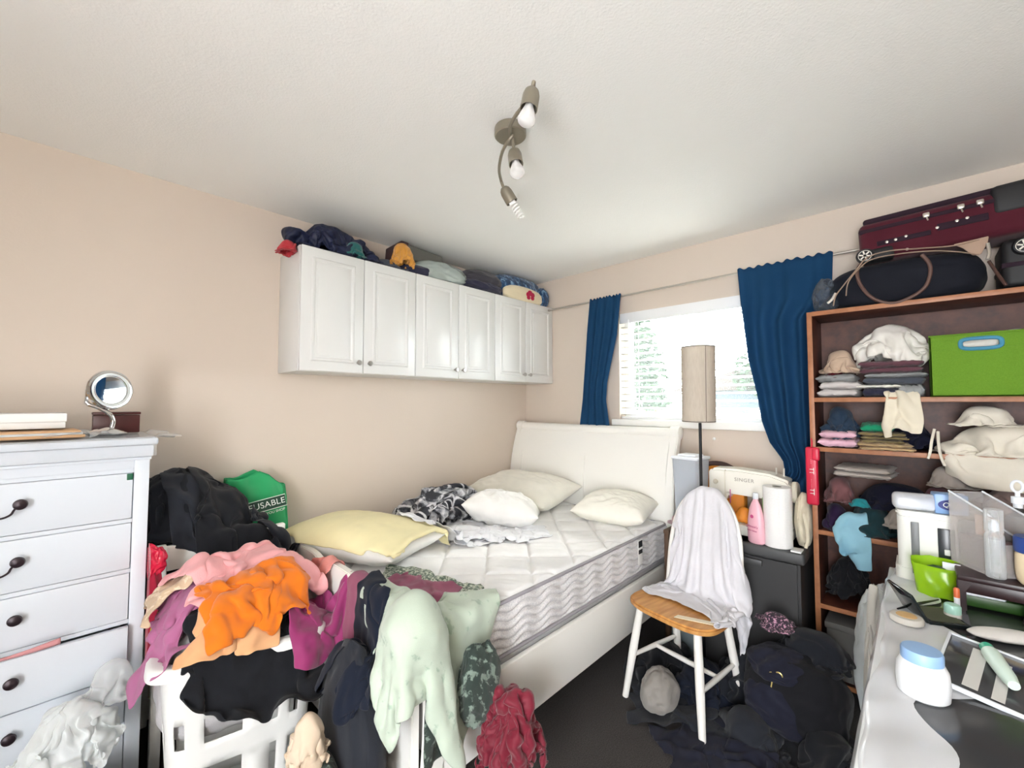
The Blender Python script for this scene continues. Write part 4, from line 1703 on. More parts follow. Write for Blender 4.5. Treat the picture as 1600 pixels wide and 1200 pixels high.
def overbed(e):
    return [boxc(.768 - e, .812 + e, BY0 + .02, 2.5, 0, .742 + e), boxc(.70 - e, .815 + e, BY0 - .02 - e, BY0 + .07, 0, .782 + e), boxc(MX0 - .03, MX1, MY0 - .005 - e, MY1, .2, zt_ + e), boxc(.81, MX1, BY0 - e, BY0 + .05, 0, .44 + e), planec(2, 0, 1)]


gf = 'garments hung over the bed end'
G = dict(cat='clothes', group=gf, steps=60, wr=.008)
crumple('dark_garment', 'dark_pattern', .86, 1.19, .80, .44, .60, R_(35), .66, overbed(0), None, 51, label='dark green patterned garment under the sage one at the bed corner', lam=.10, **G)
c1 = clothc(LAST[-1])
crumple('mauve_garment', 'mauve_jersey', .81, 1.385, .86, .66, .38, R_(20), .76, overbed(.012) + [c1], None, 52, label='dusty mauve garment hung over the middle of the bed end', lam=.11, **G)
c2 = clothc(LAST[-1])
crumple('sage_garment', 'sage_cloth', .83, 1.15, .90, .66, .60, R_(-30), .70, overbed(.020) + [c1, c2], None, 54, label='pale sage garment with a green print draped over the bed corner', lam=.12, **G)
c3 = clothc(LAST[-1])
bundle('dark_heap', 'charcoal_cloth', (.66, 1.33, .30), (.075, .16, .31), 5.3, 'charcoal clothes heaped on the floor against the front of the bed end', 'clothes', gf, fold=.1, zmin=.004, lim=((None, .745), (None, None), (None, None)))
hfn = HF(.3, .80, .9, 1.8, 0)
mound(hfn, .66, 1.33, .10, .19, .2, .625)
crumple('navy_fleece_garment', 'navy_fleece', .645, 1.31, .68, .66, .56, R_(60), .62, overbed(0) + [c1, c2, c3], hfn, 53, label='navy fleece garment heaped low against the front of the bed end', lam=.14, **G)
hfl2 = HF(.3, 1.5, .5, 1.7, 0)
wad('red_garment', 'red_satin', (1.04, .99, .32), (.115, .10, .31), 31, 'deep red satin garment bunched at the bed corner', 'clothes', lim=((None, None), (None, 1.105), (None, None)), lam=.08)
bundle('floral_garment', 'dark_pattern', (.965, 1.065, .49), (.075, .04, .12), 9.4, 'dark green floral roll hanging beside the red garment', 'clothes', fold=.2, lim=((None, None), (None, 1.108), (None, None)))
bundle('grey_heap', 'dark_pattern', (.52, 1.27, .20), (.085, .11, .20), 7.3, 'dark patterned clothes heaped on the floor under the cream garment', 'clothes', gf, fold=.12, zmin=.004)
wad('cream_garment', 'cream_cloth', (.505, 1.27, .47), (.06, .055, .12), 54, 'cream garment bunched at the front below the navy fleece', 'clothes', lam=.07)
# ------------------------------------------------------------------ things stored on the wall cabinets
ZC = CZ1 + .001
ceil_lim = (None, 2.434)
LT = ((None, XW - .004), (2.20, 2.518), (ZC, 2.434))
t = NT('navy_nylon')
t.col(t.mix(t.noise(t.coord(), 8, 3), '#10152a', '#1b2344'))
t.set(Roughness=.5, Specular_IOR_Level=.35)
t.bump(t.noise(t.coord(), 30, 4), .4, .004)
M['navy_nylon'] = t.m
fabric('red_cotton', '#b4343c', .9)
fabric('teal_satin', '#0c5a58', .4, sheen=.3)
fabric('slate_cloth', '#474c57', .9)
fabric('ochre_cloth', '#c98f3c', .8, sheen=.3)
fabric('graphite_cloth', '#3c3a41', .9)
fabric('ink_cloth', '#2b2c40', .9)
paint('case_grey', '#55544f', .5, bump=.2, bscale=60)
paint('case_maroon', '#3b2328', .6)
t = NT('grey_plastic_pack')
t.col(t.mix(t.noise(t.coord(), 6, 3), '#7e8a86', '#a3aca8'))
t.set(Roughness=.22, Coat_Weight=.6, Coat_Roughness=.08)
t.bump(t.noise(t.coord(), 26, 4), .6, .006)
M['grey_plastic_pack'] = t.m
gt = 'bundles stored on top of the wall cabinets'


def bun(name, m, c, r, seed, label, cat='clothes', group=gt, lim=LT, **k):
    return bundle(name, m, c, r, seed, label, cat, group, lim=lim, **k)


wad('navy_bag', 'navy_nylon', (1.01, 2.355, 2.28), (.30, .16, .20), 26, 'big navy nylon bag on the first wall cabinet, touching the ceiling', 'bag', gt, lim=LT, rotz=R_(6), lam=.14, d=.016, wr=.006, amp=.7)
def wb_(name, m, c, r, seed, label, cat='clothes', lim=LT, **k):
    return wad(name, m, c, r, seed, label, cat, gt, lim=lim, **k)


wb_('teal_garment', 'teal_satin', (1.09, 2.235, 2.265), (.08, .035, .055), 4, 'shiny teal cloth poking out of the navy bag', lam=.05, d=.011)
wb_('navy_cloth', 'navy_nylon', (1.20, 2.24, 2.235), (.08, .035, .036), 5, 'crumpled navy cloth at the low end of the navy bag', lam=.05, d=.011)
wb_('red_cloth', 'red_cotton', (.765, 2.30, 2.205), (.06, .07, .045), 8, 'red cloth hanging over the outer corner of the first wall cabinet', lam=.06, d=.012, lim=((None, .80), (None, 2.51), (None, None)))
wb_('slate_bundle', 'slate_cloth', (1.34, 2.34, 2.24), (.16, .13, .06), 3, 'slate grey bundle between the navy bag and the ochre cloth', lam=.09)
bun('dark_bundle', 'ink_cloth', (1.56, 2.37, 2.24), (.17, .13, .055), 6.1, 'dark flattened bundle under the grey case')
cs = thing('carrying_case', 'flat dark grey case lying on the bundles, touching the ceiling', 'case', (1.565, 2.375, 2.335), R_(-3), None, (R_(0), R_(4), R_(-3)))
MB().box(-.155, .155, -.10, .10, -.045, .05, .012, 3).build('shell', 'case_grey', cs)
MB().box(-.158, -.10, -.102, .102, -.043, .058, .01, 3).build('end_band', 'case_maroon', cs)
MB().box(.13, .152, -.103, -.099, -.022, -.014, .001).build('latch', 'chrome', cs)
wb_('ochre_cloth', 'ochre_cloth', (1.395, 2.245, 2.315), (.10, .05, .095), 7, 'ochre yellow cloth spilling from the end of the grey case', lam=.055, d=.012)
bun('grey_pack', 'grey_plastic_pack', (1.72, 2.325, 2.255), (.22, .12, .078), 4.9, 'grey garment packed in shiny clear plastic on the middle cabinet', fold=.14, f=1.5)
bun('graphite_bundle', 'graphite_cloth', (2.10, 2.35, 2.30), (.19, .13, .065), 5.8, 'dark grey folded bundle between the grey pack and the blue blanket', fold=.14)
bun('ink_bundle', 'ink_cloth', (2.08, 2.31, 2.238), (.19, .10, .045), 9.5, 'dark navy bundle below the dark grey one')
t = NT('blue_print')
v = t.coord('UV')
t.col(t.ramp(t.noise(v, 11, 5, .7), [(.42, '#15304f'), (.52, '#285079'), (.60, '#86a9c6')]))
t.set(Roughness=.9, Sheen_Weight=.3)
M['blue_print'] = t.m
fabric('fleece_cream', '#e2d5b4', .95, sheen=.5)
fabric('flower_red', '#b81f45', .9)
bl = thing('fleece_blanket', 'blue patterned blanket with a cream underside and a red flower in the corner', 'blanket', (2.54, 2.36, ZC))
LB = ((None, XW - .004 - 2.54), (-.13, .155), (.0, .222))
bundle('folded_body', 'blue_print', (.0, .03, .11), (.275, .12, .115), 3.6, parent=bl, fold=.13, f=1.4, lim=LB, power=.8)
bundle('edge_roll', 'blue_print', (.225, -.06, .075), (.055, .07, .08), 5.2, parent=bl, fold=.2, f=1.8, lim=LB)
us = bundle('underside', 'fleece_cream', (-.02, -.085, .055), (.215, .045, .066), 1.9, parent=bl, fold=.07, f=1.2, lim=((None, None), (-.132, None), (.002, None)), power=.75)
b = MB()
rngf = random.Random(4)
for a, rr_ in ((100, .028), (30, .027), (160, .026), (215, .022), (330, .022)):
    a = R_(a)
    b.ell((.028 * cos(a) + .02, -.131, .052 + .024 * sin(a)), (rr_, .006, rr_ * .8), 16, 10)
b.build('flower', 'flower_red', us)
# ------------------------------------------------------------------ floor lamp
t = NT('linen_shade')
v = t.coord('Object', (1, 1, .15))
cc = t.mix(t.noise(v, 160, 4), '#cfc4b5', '#e8dfd2')
t.col(cc)
t.set(Roughness=.95)
tr = t.n('ShaderNodeBsdfTranslucent')
t.l(cc, tr.inputs[0])
mx = t.n('ShaderNodeMixShader')
mx.inputs[0].default_value = .35
t.l(t.p.outputs[0], mx.inputs[1])
t.l(tr.outputs[0], mx.inputs[2])
t.l(mx.outputs[0], t.out.inputs[0])
M['linen_shade'] = t.m
paint('black_metal', '#17171a', .4, .5)
paint('seam_grey', '#8b7f73', .9)
lp = thing('floor_lamp', 'floor lamp with a tall linen shade on a thin black pole before the window', 'floor lamp', (2.33, .842, 0))
MB().lathe([(.075, 0), (.078, .004), (.074, .014), (.02, .02), (.012, .03), (0, .03)], 32).build('base', 'black_metal', lp)
MB().tube([(0, 0, .01), (0, 0, 1.33)], .0075, 12).build('pole', 'black_metal', lp)
sh = MB()
tl = Matrix.Translation((0, .006, 1.30)) @ Matrix.Rotation(R_(.8), 4, 'X') @ Matrix.Rotation(R_(-1.2), 4, 'Y')
sh.lathe([(.0830, 0), (.0840, .40), (.0815, .40), (.0805, 0), (.0830, 0)], 48, tl, cap=False)
so = sh.build('shade', 'linen_shade', lp, angle=50)
an = atan2(-.55, -1.0) + .28
b = MB()
b.box(-.0014, .0014, -.0018, .0018, .002, .398, .0005, 1, tl @ Matrix.Translation((.0842 * cos(an), .0842 * sin(an), 0)) @ Matrix.Rotation(an + pi / 2, 4, 'Z'))
b.build('seam', 'seam_grey', so)
b = MB()
for z in (.004, .396):
    b.tube([tl @ Vector((.0835 * cos(a), .0835 * sin(a), z)) for a in np.linspace(0, 2 * pi, 40)[:-1]], .0016, 6, closed=True)
for a in (0, 2.1, 4.2):
    b.tube([tl @ Vector((0, 0, .05)), tl @ Vector((.082 * cos(a), .082 * sin(a), .004))], .0015, 6)
b.build('wire_frame', 'black_metal', so)

# ------------------------------------------------------------------ tote, bin and things on them
paint('tote_grey', '#383839', .5, bump=.15, bscale=80)
paint('tote_lid', '#454647', .45)
paint('bin_grey', '#77858a', .4)
paint('board_brown', '#5b4433', .6, bump=.2, bscale=15)
TZ = .69
to = thing('storage_tote', 'large dark grey lidded storage tote under the sewing machine', 'tote', (2.61, .655, 0))
MB().prism([(-.185, 0), (.185, 0), (.20, .64), (-.185, .64)], -.225, .225, 'y', .012).build('tub', 'tote_grey', to)
MB().box(-.195, .21, -.245, .245, .632, TZ, .012, 3).box(-.175, .19, -.225, .225, TZ - .004, TZ + .0, .003).build('lid', 'tote_lid', to)
MB().box(-.205, -.185, -.07, .07, .59, .62, .005).build('handle', 'tote_lid', to)
bi = thing('plastic_bin', 'blue grey plastic bin with a rounded top, between bed and dark tote', 'bin', (2.60, .985, 0))
prof = [(-.175, 0), (.19, 0), (.19, .70), (-.10, .70), (-.145, .685), (-.170, .64)]
MB().prism(prof, -.075, .075, 'y', .012).build('shell', 'bin_grey', bi)
MB().box(-.179, -.172, -.05, .05, .40, .56, .004).build('front_panel', 'tote_lid', bi)
bd_ = thing('wooden_plank', 'narrow brown wooden panel standing between bed and plastic bin', 'panel', (2.50, 1.085, 0))
MB().box(-.06, .10, -.014, .014, 0, .66, .003).build('board', 'board_brown', bd_)
MB().box(-.062, .102, -.016, .016, .64, .662, .002).build('edge_strip', 'board_brown', bd_)
fabric('rose_grey', '#b59a9f', .9)
wad('pinkish_garment', 'rose_grey', (2.48, 1.03, .735), (.07, .06, .04), 59, 'pinkish grey garment bunched below the clear container', 'clothes', lim=((None, None), (None, 1.105), (.704, None)), lam=.05, d=.011)

clear('acrylic', '#e8eef6', .36, .08)
paint('frost_white', '#e6ebf2', .35)
ab = thing('clear_container', 'tall square clear plastic container with a white lid', 'container', (2.565, .985, .742), R_(-6))


def taper(b, hw, hd, hw2, hd2, h, r=.014, n=6):
    def cor(w, d):
        o = []
        for cx, cy, a0 in ((w - r, d - r, 0), (-w + r, d - r, 1), (-w + r, -d + r, 2), (w - r, -d + r, 3)):
            for k in range(n):
                a = (a0 + k / (n - 1)) * pi / 2
                o.append((cx + r * cos(a), cy + r * sin(a)))
        return o
    lo, hi = cor(hw, hd), cor(hw2, hd2)
    bm = bmesh.new()
    A = [bm.verts.new((x, y, 0)) for x, y in lo]
    B = [bm.verts.new((x, y, h)) for x, y in hi]
    bm.faces.new(A[::-1])
    for k in range(len(A)):
        bm.faces.new((A[k], A[(k + 1) % len(A)], B[(k + 1) % len(A)], B[k]))
    b._merge(bm)
    return b


jar = taper(MB(), .066, .066, .078, .078, .33).build('body', 'acrylic', ab)
jar.modifiers.new('t', 'SOLIDIFY').thickness = .003
MB().box(-.082, .082, -.082, .082, .328, .345, .006).box(-.05, .05, -.055, .055, .345, .357, .005).build('lid', 'frost_white', ab)
MB().box(-.055, .055, -.055, .055, .004, .10, .01).build('contents', 'frost_white', ab)

t = NT('bag_orange')
t.col(t.mix(t.noise(t.coord(), 14, 3), '#e07a1c', '#f2a63a'))
t.set(Roughness=.6)
M['bag_orange'] = t.m
paint('bag_brown', '#3a2824', .8)
og = thing('orange_bag', 'orange bag with a dark brown rim behind the lamp pole and sewing machine', 'bag', (2.725, .865, TZ))
bundle('body', 'bag_orange', (0, 0, .165), (.06, .135, .165), 2.9, parent=og, fold=.12, f=1.4, zmin=.002, lim=((-.075, .085), (-.13, .14), (None, .345)), power=.75)
b = MB()
b.tube(spline([(-.045, .13, .30), (-.05, .06, .345), (-.05, -.02, .352), (-.05, -.09, .325), (-.045, -.15, .285)], 6), .014, 10)
b.build('rim', 'bag_brown', og)

# sewing machine, needle end towards the window's left, column at the right
paint('machine_white', '#ebe9df', .35)
paint('machine_cream', '#d9d3c2', .4)
paint('logo_grey', '#a39d92', .5)
paint('pink_marker', '#c05a94', .5)
paint('sticker_green', '#a4cf8a', .5)
sm = thing('sewing_machine', 'white sewing machine on the dark grey tote', 'sewing machine', (2.61, .675, TZ))
MB().box(-.085, .085, -.19, .19, 0, .055, .012, 3).build('base', 'machine_white', sm)
b = MB()
arm = [(-.19, .215), (-.19, .325), (-.165, .345), (.10, .338), (.19, .345), (.205, .33), (.205, .17), (.17, .165), (.16, .20), (-.10, .205)]
arm = [(.205, .20), (.205, .320), (.19, .342), (.06, .348), (-.10, .338), (-.175, .315), (-.19, .30), (-.19, .05), (-.075, .05), (-.075, .205), (.10, .21), (.115, .17), (.195, .17)]
b.prism(arm, -.062, .062, 'x', .012)
b.build('arm', 'machine_white', sm, angle=35)
MB().box(-.066, .066, .115, .1185, .175, .34, .001).build('face_seam', 'machine_cream', sm)
MB().lathe([(.05, 0), (.054, .006), (.054, .02), (.048, .026), (0, .028)], 28, rotm((0, -.19, .25), pi / 2, 0, 0)).build('hand_wheel', 'machine_cream', sm)
MB().tube([(0, .16, .17), (0, .16, .075)], .004, 8).box(-.012, .006, .148, .172, .062, .068, .002).build('needle_bar', 'chrome', sm)
for y in (-.115, -.15):
    MB().tube([(.02, y, .32), (.02, y, .365)], .004, 8).build('spool_pin', 'machine_white', sm)
MB().lathe([(.013, 0), (.013, .008), (.009, .012), (0, .012)], 18, rotm((-.0625, .165, .27), 0, -pi / 2, 0)).build('tension_dial', 'machine_cream', sm)
MB().lathe([(.018, 0), (.018, .008), (.012, .012), (0, .012)], 20, rotm((-.0625, -.13, .25), 0, -pi / 2, 0)).build('stitch_dial', 'machine_cream', sm)
lettering('SINGER', .026, 'logo_grey', sm, face_mtx((-.0632, .02, .292), (0, -1, 0), (0, 0, 1)), spacing=1.15)
MB().box(-.0635, -.062, -.10, -.065, .10, .215, .001).build('sticker', 'sticker_green', sm)
MB().box(-.0640, -.062, .088, .093, .16, .235, .001).build('marker', 'pink_marker', sm)
wad('orange_fabric', 'bag_orange', (2.61, .715, TZ + .11), (.05, .065, .06), 64, 'orange fabric under the sewing machine arm', 'fabric', lim=((None, None), (None, None), (TZ + .057, TZ + .20)), lam=.05, d=.011)

# lotion, paper towels, cream bag
paint('lotion_pink', '#f2bcc8', .3)
paint('lotion_dark', '#c2497e', .5)
paint('paper_towel', '#f4f4f2', .95, bump=.5, bscale=120)
paint('cardboard', '#8a8480', .9)
lo = thing('lotion_bottle', 'pink lotion bottle with a white cap beside the paper towels', 'bottle', (2.452, .618, TZ), R_(-25))
b = MB()
prof = [(.036, 0), (.043, .006), (.045, .05), (.043, .11), (.036, .155), (.026, .190), (.014, .214), (.012, .222)]
b.lathe(prof + [(0, .222)], 32)
for v_ in b.bm.verts:
    v_.co.x *= .62
b.build('bottle', 'lotion_pink', lo)
MB().lathe([(.013, .221), (.013, .248), (.010, .252), (0, .252)], 20).build('cap', 'frost_white', lo)
fm = face_mtx((-.0293, 0, .085), (0, -1, 0), (0, 0, 1))
lettering("Johnson's", .017, 'lotion_dark', lo, fm)
lettering('baby lotion', .012, 'lotion_dark', lo, fm @ Matrix.Translation((0, -.02, 0)))
b = MB()
b.lathe([(.009, 0), (.009, .001), (0, .001)], 20, rotm((-.0285, 0, .135), 0, -pi / 2, 0))
b.build('emblem', 'lotion_dark', lo)
pt = thing('paper_towel_roll', 'white paper towel roll standing upright on the dark tote', 'paper towel', (2.485, .528, TZ))
b = MB()
b.lathe([(.021, 0), (.062, 0), (.0625, .004), (.0625, .288), (.0615, .291), (.021, .291)], 44, cap=False)
b.build('roll', 'paper_towel', pt, angle=50)
MB().lathe([(.0195, 0), (.0212, 0), (.0212, .2905), (.0195, .2905), (.0195, 0)], 32, cap=False).build('core', 'cardboard', pt)
b = MB()
pts = [(.0628 + .0006 * a) for a in range(14)]
b.grid(lambda a, c: ((.0632 + .003 * a) * cos(3.5 + .35 * a), (.0632 + .003 * a) * sin(3.5 + .35 * a), .002 + .286 * c), 8, 6)
b.build('loose_sheet', 'paper_towel', pt)
fabric('canvas_cream', '#d8cfb8', .9)
cb = thing('canvas_bag', 'cream canvas bag between paper towels and bookcase', 'bag', (2.58, .435, TZ))
bundle('body', 'canvas_cream', (0, 0, .12), (.085, .035, .125), 8.8, parent=cb, fold=.14, f=1.4, zmin=.002, lim=((None, None), (-.037, .04), (None, None)))
MB().tube(spline([(-.05, 0, .2), (-.08, -.02, .14), (-.088, -.03, .06), (-.088, -.02, .01)], 6), .008, 8, flat=.4).build('strap', 'canvas_cream', cb)
pp = thing('paper_sheets', 'white papers lying at the right end of the dark tote', 'paper', (2.46, .452, TZ))
MB().box(-.045, .02, -.03, .012, 0, .008, .001).build('sheets', 'paper_white', pp)

# ------------------------------------------------------------------ bow-back chair with a white cloth
t = NT('seat_wood')
v = t.coord('Object', (2, 14, 2))
t.col(t.ramp(t.noise(v, 3, 5), [(.35, '#b27a3e'), (.65, '#d09a58')]))
t.set(Roughness=.4)
M['seat_wood'] = t.m
paint('chair_white', '#e9e7e2', .4, var=.03)
CH = thing('bow_back_chair', 'white bow back chair with a natural wood seat', 'chair', (2.055, .835, 0), R_(-11))
ct, st_ = cos(R_(-11)), sin(R_(-11))


def ch_w(x, y, z):
    return (2.055 + x * ct - y * st_, .835 + x * st_ + y * ct, z)


def seat_out(k, n=64):
    a = 2 * pi * k / n
    e = .62
    x = .19 * math.copysign(abs(cos(a)) ** e, cos(a))
    y = (.215 - .02 * (x / .19)) * math.copysign(abs(sin(a)) ** e, sin(a))
    return (x, y)


b = MB()
b.prism([seat_out(k) for k in range(64)], .424, .452, 'z', .008)
b.build('seat', 'seat_wood', CH, angle=45)
for x, y, dx, dy, nm in ((-.125, .145, -.07, .045, 'front_leg'), (-.125, -.145, -.05, -.045, 'front_leg'), (.125, .13, .075, .035, 'back_leg'), (.125, -.13, .075, -.035, 'back_leg')):
    MB().tube([(x, y, .43), (x + dx * .5, y + dy * .5, .22), (x + dx, y + dy, 0)], [.017, .019, .0145], 16).build(nm, 'chair_white', CH)


def legp(x, y, dx, dy, z):
    k = (.43 - z) / .43
    return Vector((x + dx * k, y + dy * k, z))


s1a, s1b = legp(-.125, .145, -.07, .045, .19), legp(.125, .13, .075, .035, .19)
s2a, s2b = legp(-.125, -.145, -.05, -.045, .19), legp(.125, -.13, .075, -.035, .19)
for p, q in ((s1a, s1b), (s2a, s2b), ((s1a + s1b) / 2, (s2a + s2b) / 2)):
    MB().tube([p, (p + q) / 2, q], [.009, .012, .009], 12).build('stretcher', 'chair_white', CH)
lean = .17
bow = []
for k in range(41):
    a = pi * k / 40
    y = .185 * cos(a) * (1 if True else 0)
    hgt = .50 * min(1, (abs(sin(a)) ** .62))
    bow.append((.148 + lean * hgt * .9, y * (1 + .10 * sin(a)), .45 + hgt))
MB().tube(bow, .0115, 14, flat=.8).build('bow', 'chair_white', CH)
for y in (-.12, -.075, -.03, .015, .06, .105):
    hgt = .50 * max(0, 1 - (abs(y) / .19) ** 2.6) ** .55
    MB().tube([(.140, y * .8, .45), (.140 + lean * hgt * .45 + .004, y * .95, .45 + hgt * .5), (.148 + lean * hgt * .9, y * 1.08, .45 + hgt)], [.006, .0075, .0055], 10).build('spindle', 'chair_white', CH)
# cloth over the back
fabric('towel_white', '#d6d5da', .95, 420, .35, sheen=.4, wrinkle=.3)


def backc(P, r):
    """the chair back as a leaning slab with a bowed top, plus the seat"""
    dx, dy = P[..., 0] - 2.055, P[..., 1] - .835
    x = dx * ct + dy * st_
    y = -dx * st_ + dy * ct
    h = P[..., 2] - .45
    n = (x - (.148 + lean * .9 * np.clip(h, 0, .55)))
    top = .515 * np.clip(1 - (np.abs(y) / .20) ** 2.4, 0, 1) ** .5
    ins = (np.abs(n) < .012 + r) & (h < top + r) & (h > 0) & (np.abs(y) < .20 + r)
    near_top = ins & (h > top - .03)
    push = ins & ~near_top
    sg = np.where(n >= 0, 1.0, -1.0)
    nn = sg * (.012 + r) - n
    x = np.where(push, x + nn, x)
    z = np.where(near_top, top + r + .45, P[..., 2])
    # seat
    on = (x > -.20) & (x < .19) & (np.abs(y) < .22) & (z < .452 + r) & (z > .40)
    z = np.where(on, .452 + r, z)
    z = np.maximum(z, r)
    P[..., 0] = 2.055 + x * ct - y * st_
    P[..., 1] = .835 + x * st_ + y * ct
    P[..., 2] = z
    return ins | on


rng = np.random.default_rng(77)
d = .014
fl, bl_, ww = .72, .42, .80
n, k = int((fl + bl_) / d), int(ww / d)
s_ = (np.arange(n) * d - fl)[:, None] + 0 * np.arange(k)[None, :]      # < 0 in front, > 0 behind
v_ = ((np.arange(k) - (k - 1) / 2) * d * .70)[None, :] + 0 * s_ - .075
arch = .515 * np.clip(1 - (np.abs(np.clip(v_, -.19, .19)) / .20) ** 2.4, 0, 1) ** .5
top = .45 + np.maximum(arch, .30) + .016
front = s_ < 0
dist = np.abs(s_)
zs = top - dist * .97
low = np.clip(.475 - zs, 0, None)
zs = np.maximum(zs, .475 + .03 * np.abs(nz((n, k), rng, 9)))
nx = .148 + lean * .9 * np.clip(zs - .45, 0, .55)
xs = np.where(front, nx - .026 - low * .5, nx + .026)
zs = np.where(front, zs, np.maximum(top - dist * .97, .30))
xs = xs + nz((n, k), rng, 6) * .012 * np.where(front, -1, 1) * np.minimum(1, dist * 6)
yy = v_ * (1 + .25 * np.where(front, dist, 0)) - .16 * np.where(front, 0, dist)
P = np.stack([2.055 + xs * ct - yy * st_, .835 + xs * st_ + yy * ct, zs], -1)
pin = (dist < d * .6) & (np.abs(v_) < .17)
P = settle(P, d, [backc, boxc(2.42, 2.82, .40, 1.07, 0, .7)], steps=60, it=6, bend=.12, fric=.8, r=.006, grav=.0010, pin=pin)
P = wrinkles(P, rng, .004, .07, d)
ot = cloth_mesh('white_cloth', P, 'towel_white', None, .003, None, 1)
tag(ot, 'white cloth draped over the bow back chair, bunched on its seat', 'cloth')
pc = thing('paper_strip', 'cream paper strip with slanted ends lying on the chair seat', 'paper', (1.93, .735, .4535), R_(-72))
MB().prism([(-.085, -.014), (.07, -.016), (.085, .012), (-.07, .014)], 0, .003, 'z').build('strip', M['fleece_cream'], pc)

# ------------------------------------------------------------------ bags and clothes on the floor
fabric('backpack_black', '#121318', .85, sheen=.2)
fabric('backpack_navy', '#1b1d2c', .85, sheen=.25)
paint('gold_metal', '#d6c27a', .3, .9)
bp = thing('black_backpack', 'black backpack with pale rings slumped on the floor right of the chair', 'backpack', (2.20, .42, 0))
bundle('body', 'backpack_black', (0, 0, .15), (.15, .18, .16), 4.7, parent=bp, fold=.13, f=1.4, zmin=.004, lim=((None, .205), (-.235, None), (None, None)), power=.8)
bundle('front_pocket', 'backpack_navy', (-.11, .03, .14), (.06, .13, .10), 6.3, parent=bp, fold=.14, f=1.5, zmin=.004)
bundle('flap', 'backpack_navy', (-.02, .04, .27), (.11, .12, .055), 8.2, parent=bp, fold=.2, f=1.6)
for y, z in ((.055, .29), (.03, .30)):
    MB().tube([(-.135 + .0, y + .012 * cos(a), z - .02 + .012 * sin(a)) for a in np.linspace(0, 2 * pi, 20)[:-1]], .003, 8, closed=True).build('ring', 'gold_metal', bp)
MB().tube([(-.14, .052, .26), (-.15, .056, .23)], .003, 8).build('zip_pull', 'gold_metal', bp)
fabric('print_pink', '#3a2f3c', .8, c2='#c99ab0', pscale=20, thr=.55)
wad('printed_scarf', 'print_pink', (2.28, .50, .42), (.09, .09, .035), 37, 'dark scarf with pink print on top of the black backpack', 'scarf', lam=.06)
gfl = 'dark clothes on the floor around the chair'
for i, (nm, m, c, r, sd, lab) in enumerate((
        ('black_garment', 'black_cloth', (2.17, .98, .10), (.22, .13, .13), 2, 'black clothes on the floor between bed rail and chair legs'),
        ('navy_garment', 'navy_fleece', (2.17, .80, .09), (.20, .16, .12), 3, 'navy clothes on the floor under the chair seat'),
        ('charcoal_garment', 'charcoal_cloth', (2.02, .56, .06), (.18, .15, .10), 4, 'charcoal clothes on the floor by the right front chair leg'),
        ('black_garment', 'black_jersey', (2.27, .62, .14), (.15, .16, .16), 5, 'black clothes against the dark tote behind the chair leg'),
        ('black_garment', 'black_cloth', (2.05, .28, .08), (.17, .11, .12), 6, 'flat black clothes on the floor in front of the backpack'),
        ('black_garment', 'black_jersey', (2.30, .36, .36), (.14, .17, .07), 8, 'black garment thrown over the top of the backpack'))):
    wad(nm, m, c, r, sd, lab, 'clothes', gfl, lim=((None, 2.405), (None, 1.10), (.005, None)), lam=.12, d=.018)
hff = HF(1.3, 2.42, .1, 1.12, 0)
for i, (nm, m, x, y, w_, h_, ro, sd, lab) in enumerate((
        ('black_coat', 'black_cloth', 2.0, .36, .85, .60, .3, 81, 'black coat spread on the floor in front of the backpack'),
        ('navy_jacket', 'backpack_navy', 1.82, .62, .60, .60, 1.1, 82, 'navy jacket spread on the floor between chair and desk'),
        ('black_coat', 'charcoal_cloth', 2.05, .92, .70, .55, .6, 83, 'charcoal coat spread on the floor under the chair'))):
    crumple(nm, m, x, y, .10, w_, h_, ro, .58, [planec(2, 0, 1)], hff, sd, label=lab, cat='clothes', group=gfl, lam=.13, d=.02)
fabric('grey_bag_cloth', '#8d8883', .9)
bundle('grey_bag', 'grey_bag_cloth', (1.93, .90, .085), (.09, .075, .085), 7.7, 'small grey cloth bag on the floor under the chair front', 'bag', fold=.15, zmin=.004)
# ------------------------------------------------------------------ bookcase
t = NT('bookcase_wood')
v = t.coord('Object', (3, 3, 3))
t.col(t.ramp(t.noise(v, 6, 5, .6), [(.35, '#43231a'), (.65, '#5f3527')]))
t.set(Roughness=.5)
M['bookcase_wood'] = t.m
t = NT('bookcase_edge')
t.col(t.ramp(t.noise(t.coord('Object', (3, 3, 3)), 8, 4), [(.3, '#94603f'), (.7, '#ab734f')]))
t.set(Roughness=.45)
M['bookcase_edge'] = t.m
KX0, KX1, KY0, KY1, KZ = 2.548, 2.832, -.53, .392, 1.850
bc = thing('bookcase', 'reddish brown wooden bookcase crammed with clothes beside the window', 'bookcase', (2.69, -.07, 0))


def B_(b, x0, x1, y0, y1, z0, z1, bev=.0015):
    return b.box(x0 - 2.69, x1 - 2.69, y0 + .07, y1 + .07, z0, z1, bev)


for y0, y1 in ((KY1 - .02, KY1), (KY0, KY0 + .02)):
    so = B_(MB(), KX0 + .003, KX1, y0, y1, 0, KZ).build('side_panel', 'bookcase_wood', bc)
    B_(MB(), KX0 - .001, KX0 + .004, y0 - .0008, y1 + .0008, 0, KZ, .001).build('edge_band', 'bookcase_edge', so)
shelf_z = [1.425, 1.185, .785, .435, .09]
for z in [KZ] + shelf_z:
    so = B_(MB(), KX0 + .003, KX1 - .006, KY0 + .02, KY1 - .02, z - .02, z).build('top' if z == KZ else 'shelf', 'bookcase_wood', bc)
    B_(MB(), KX0 - .001, KX0 + .004, KY0 + .02, KY1 - .02, z - .0208, z + .0008, .001).build('edge_band', 'bookcase_edge', so)
B_(MB(), KX1 - .006, KX1, KY0 + .02, KY1 - .02, .02, KZ - .02, 0).build('back_panel', 'bookcase_wood', bc)

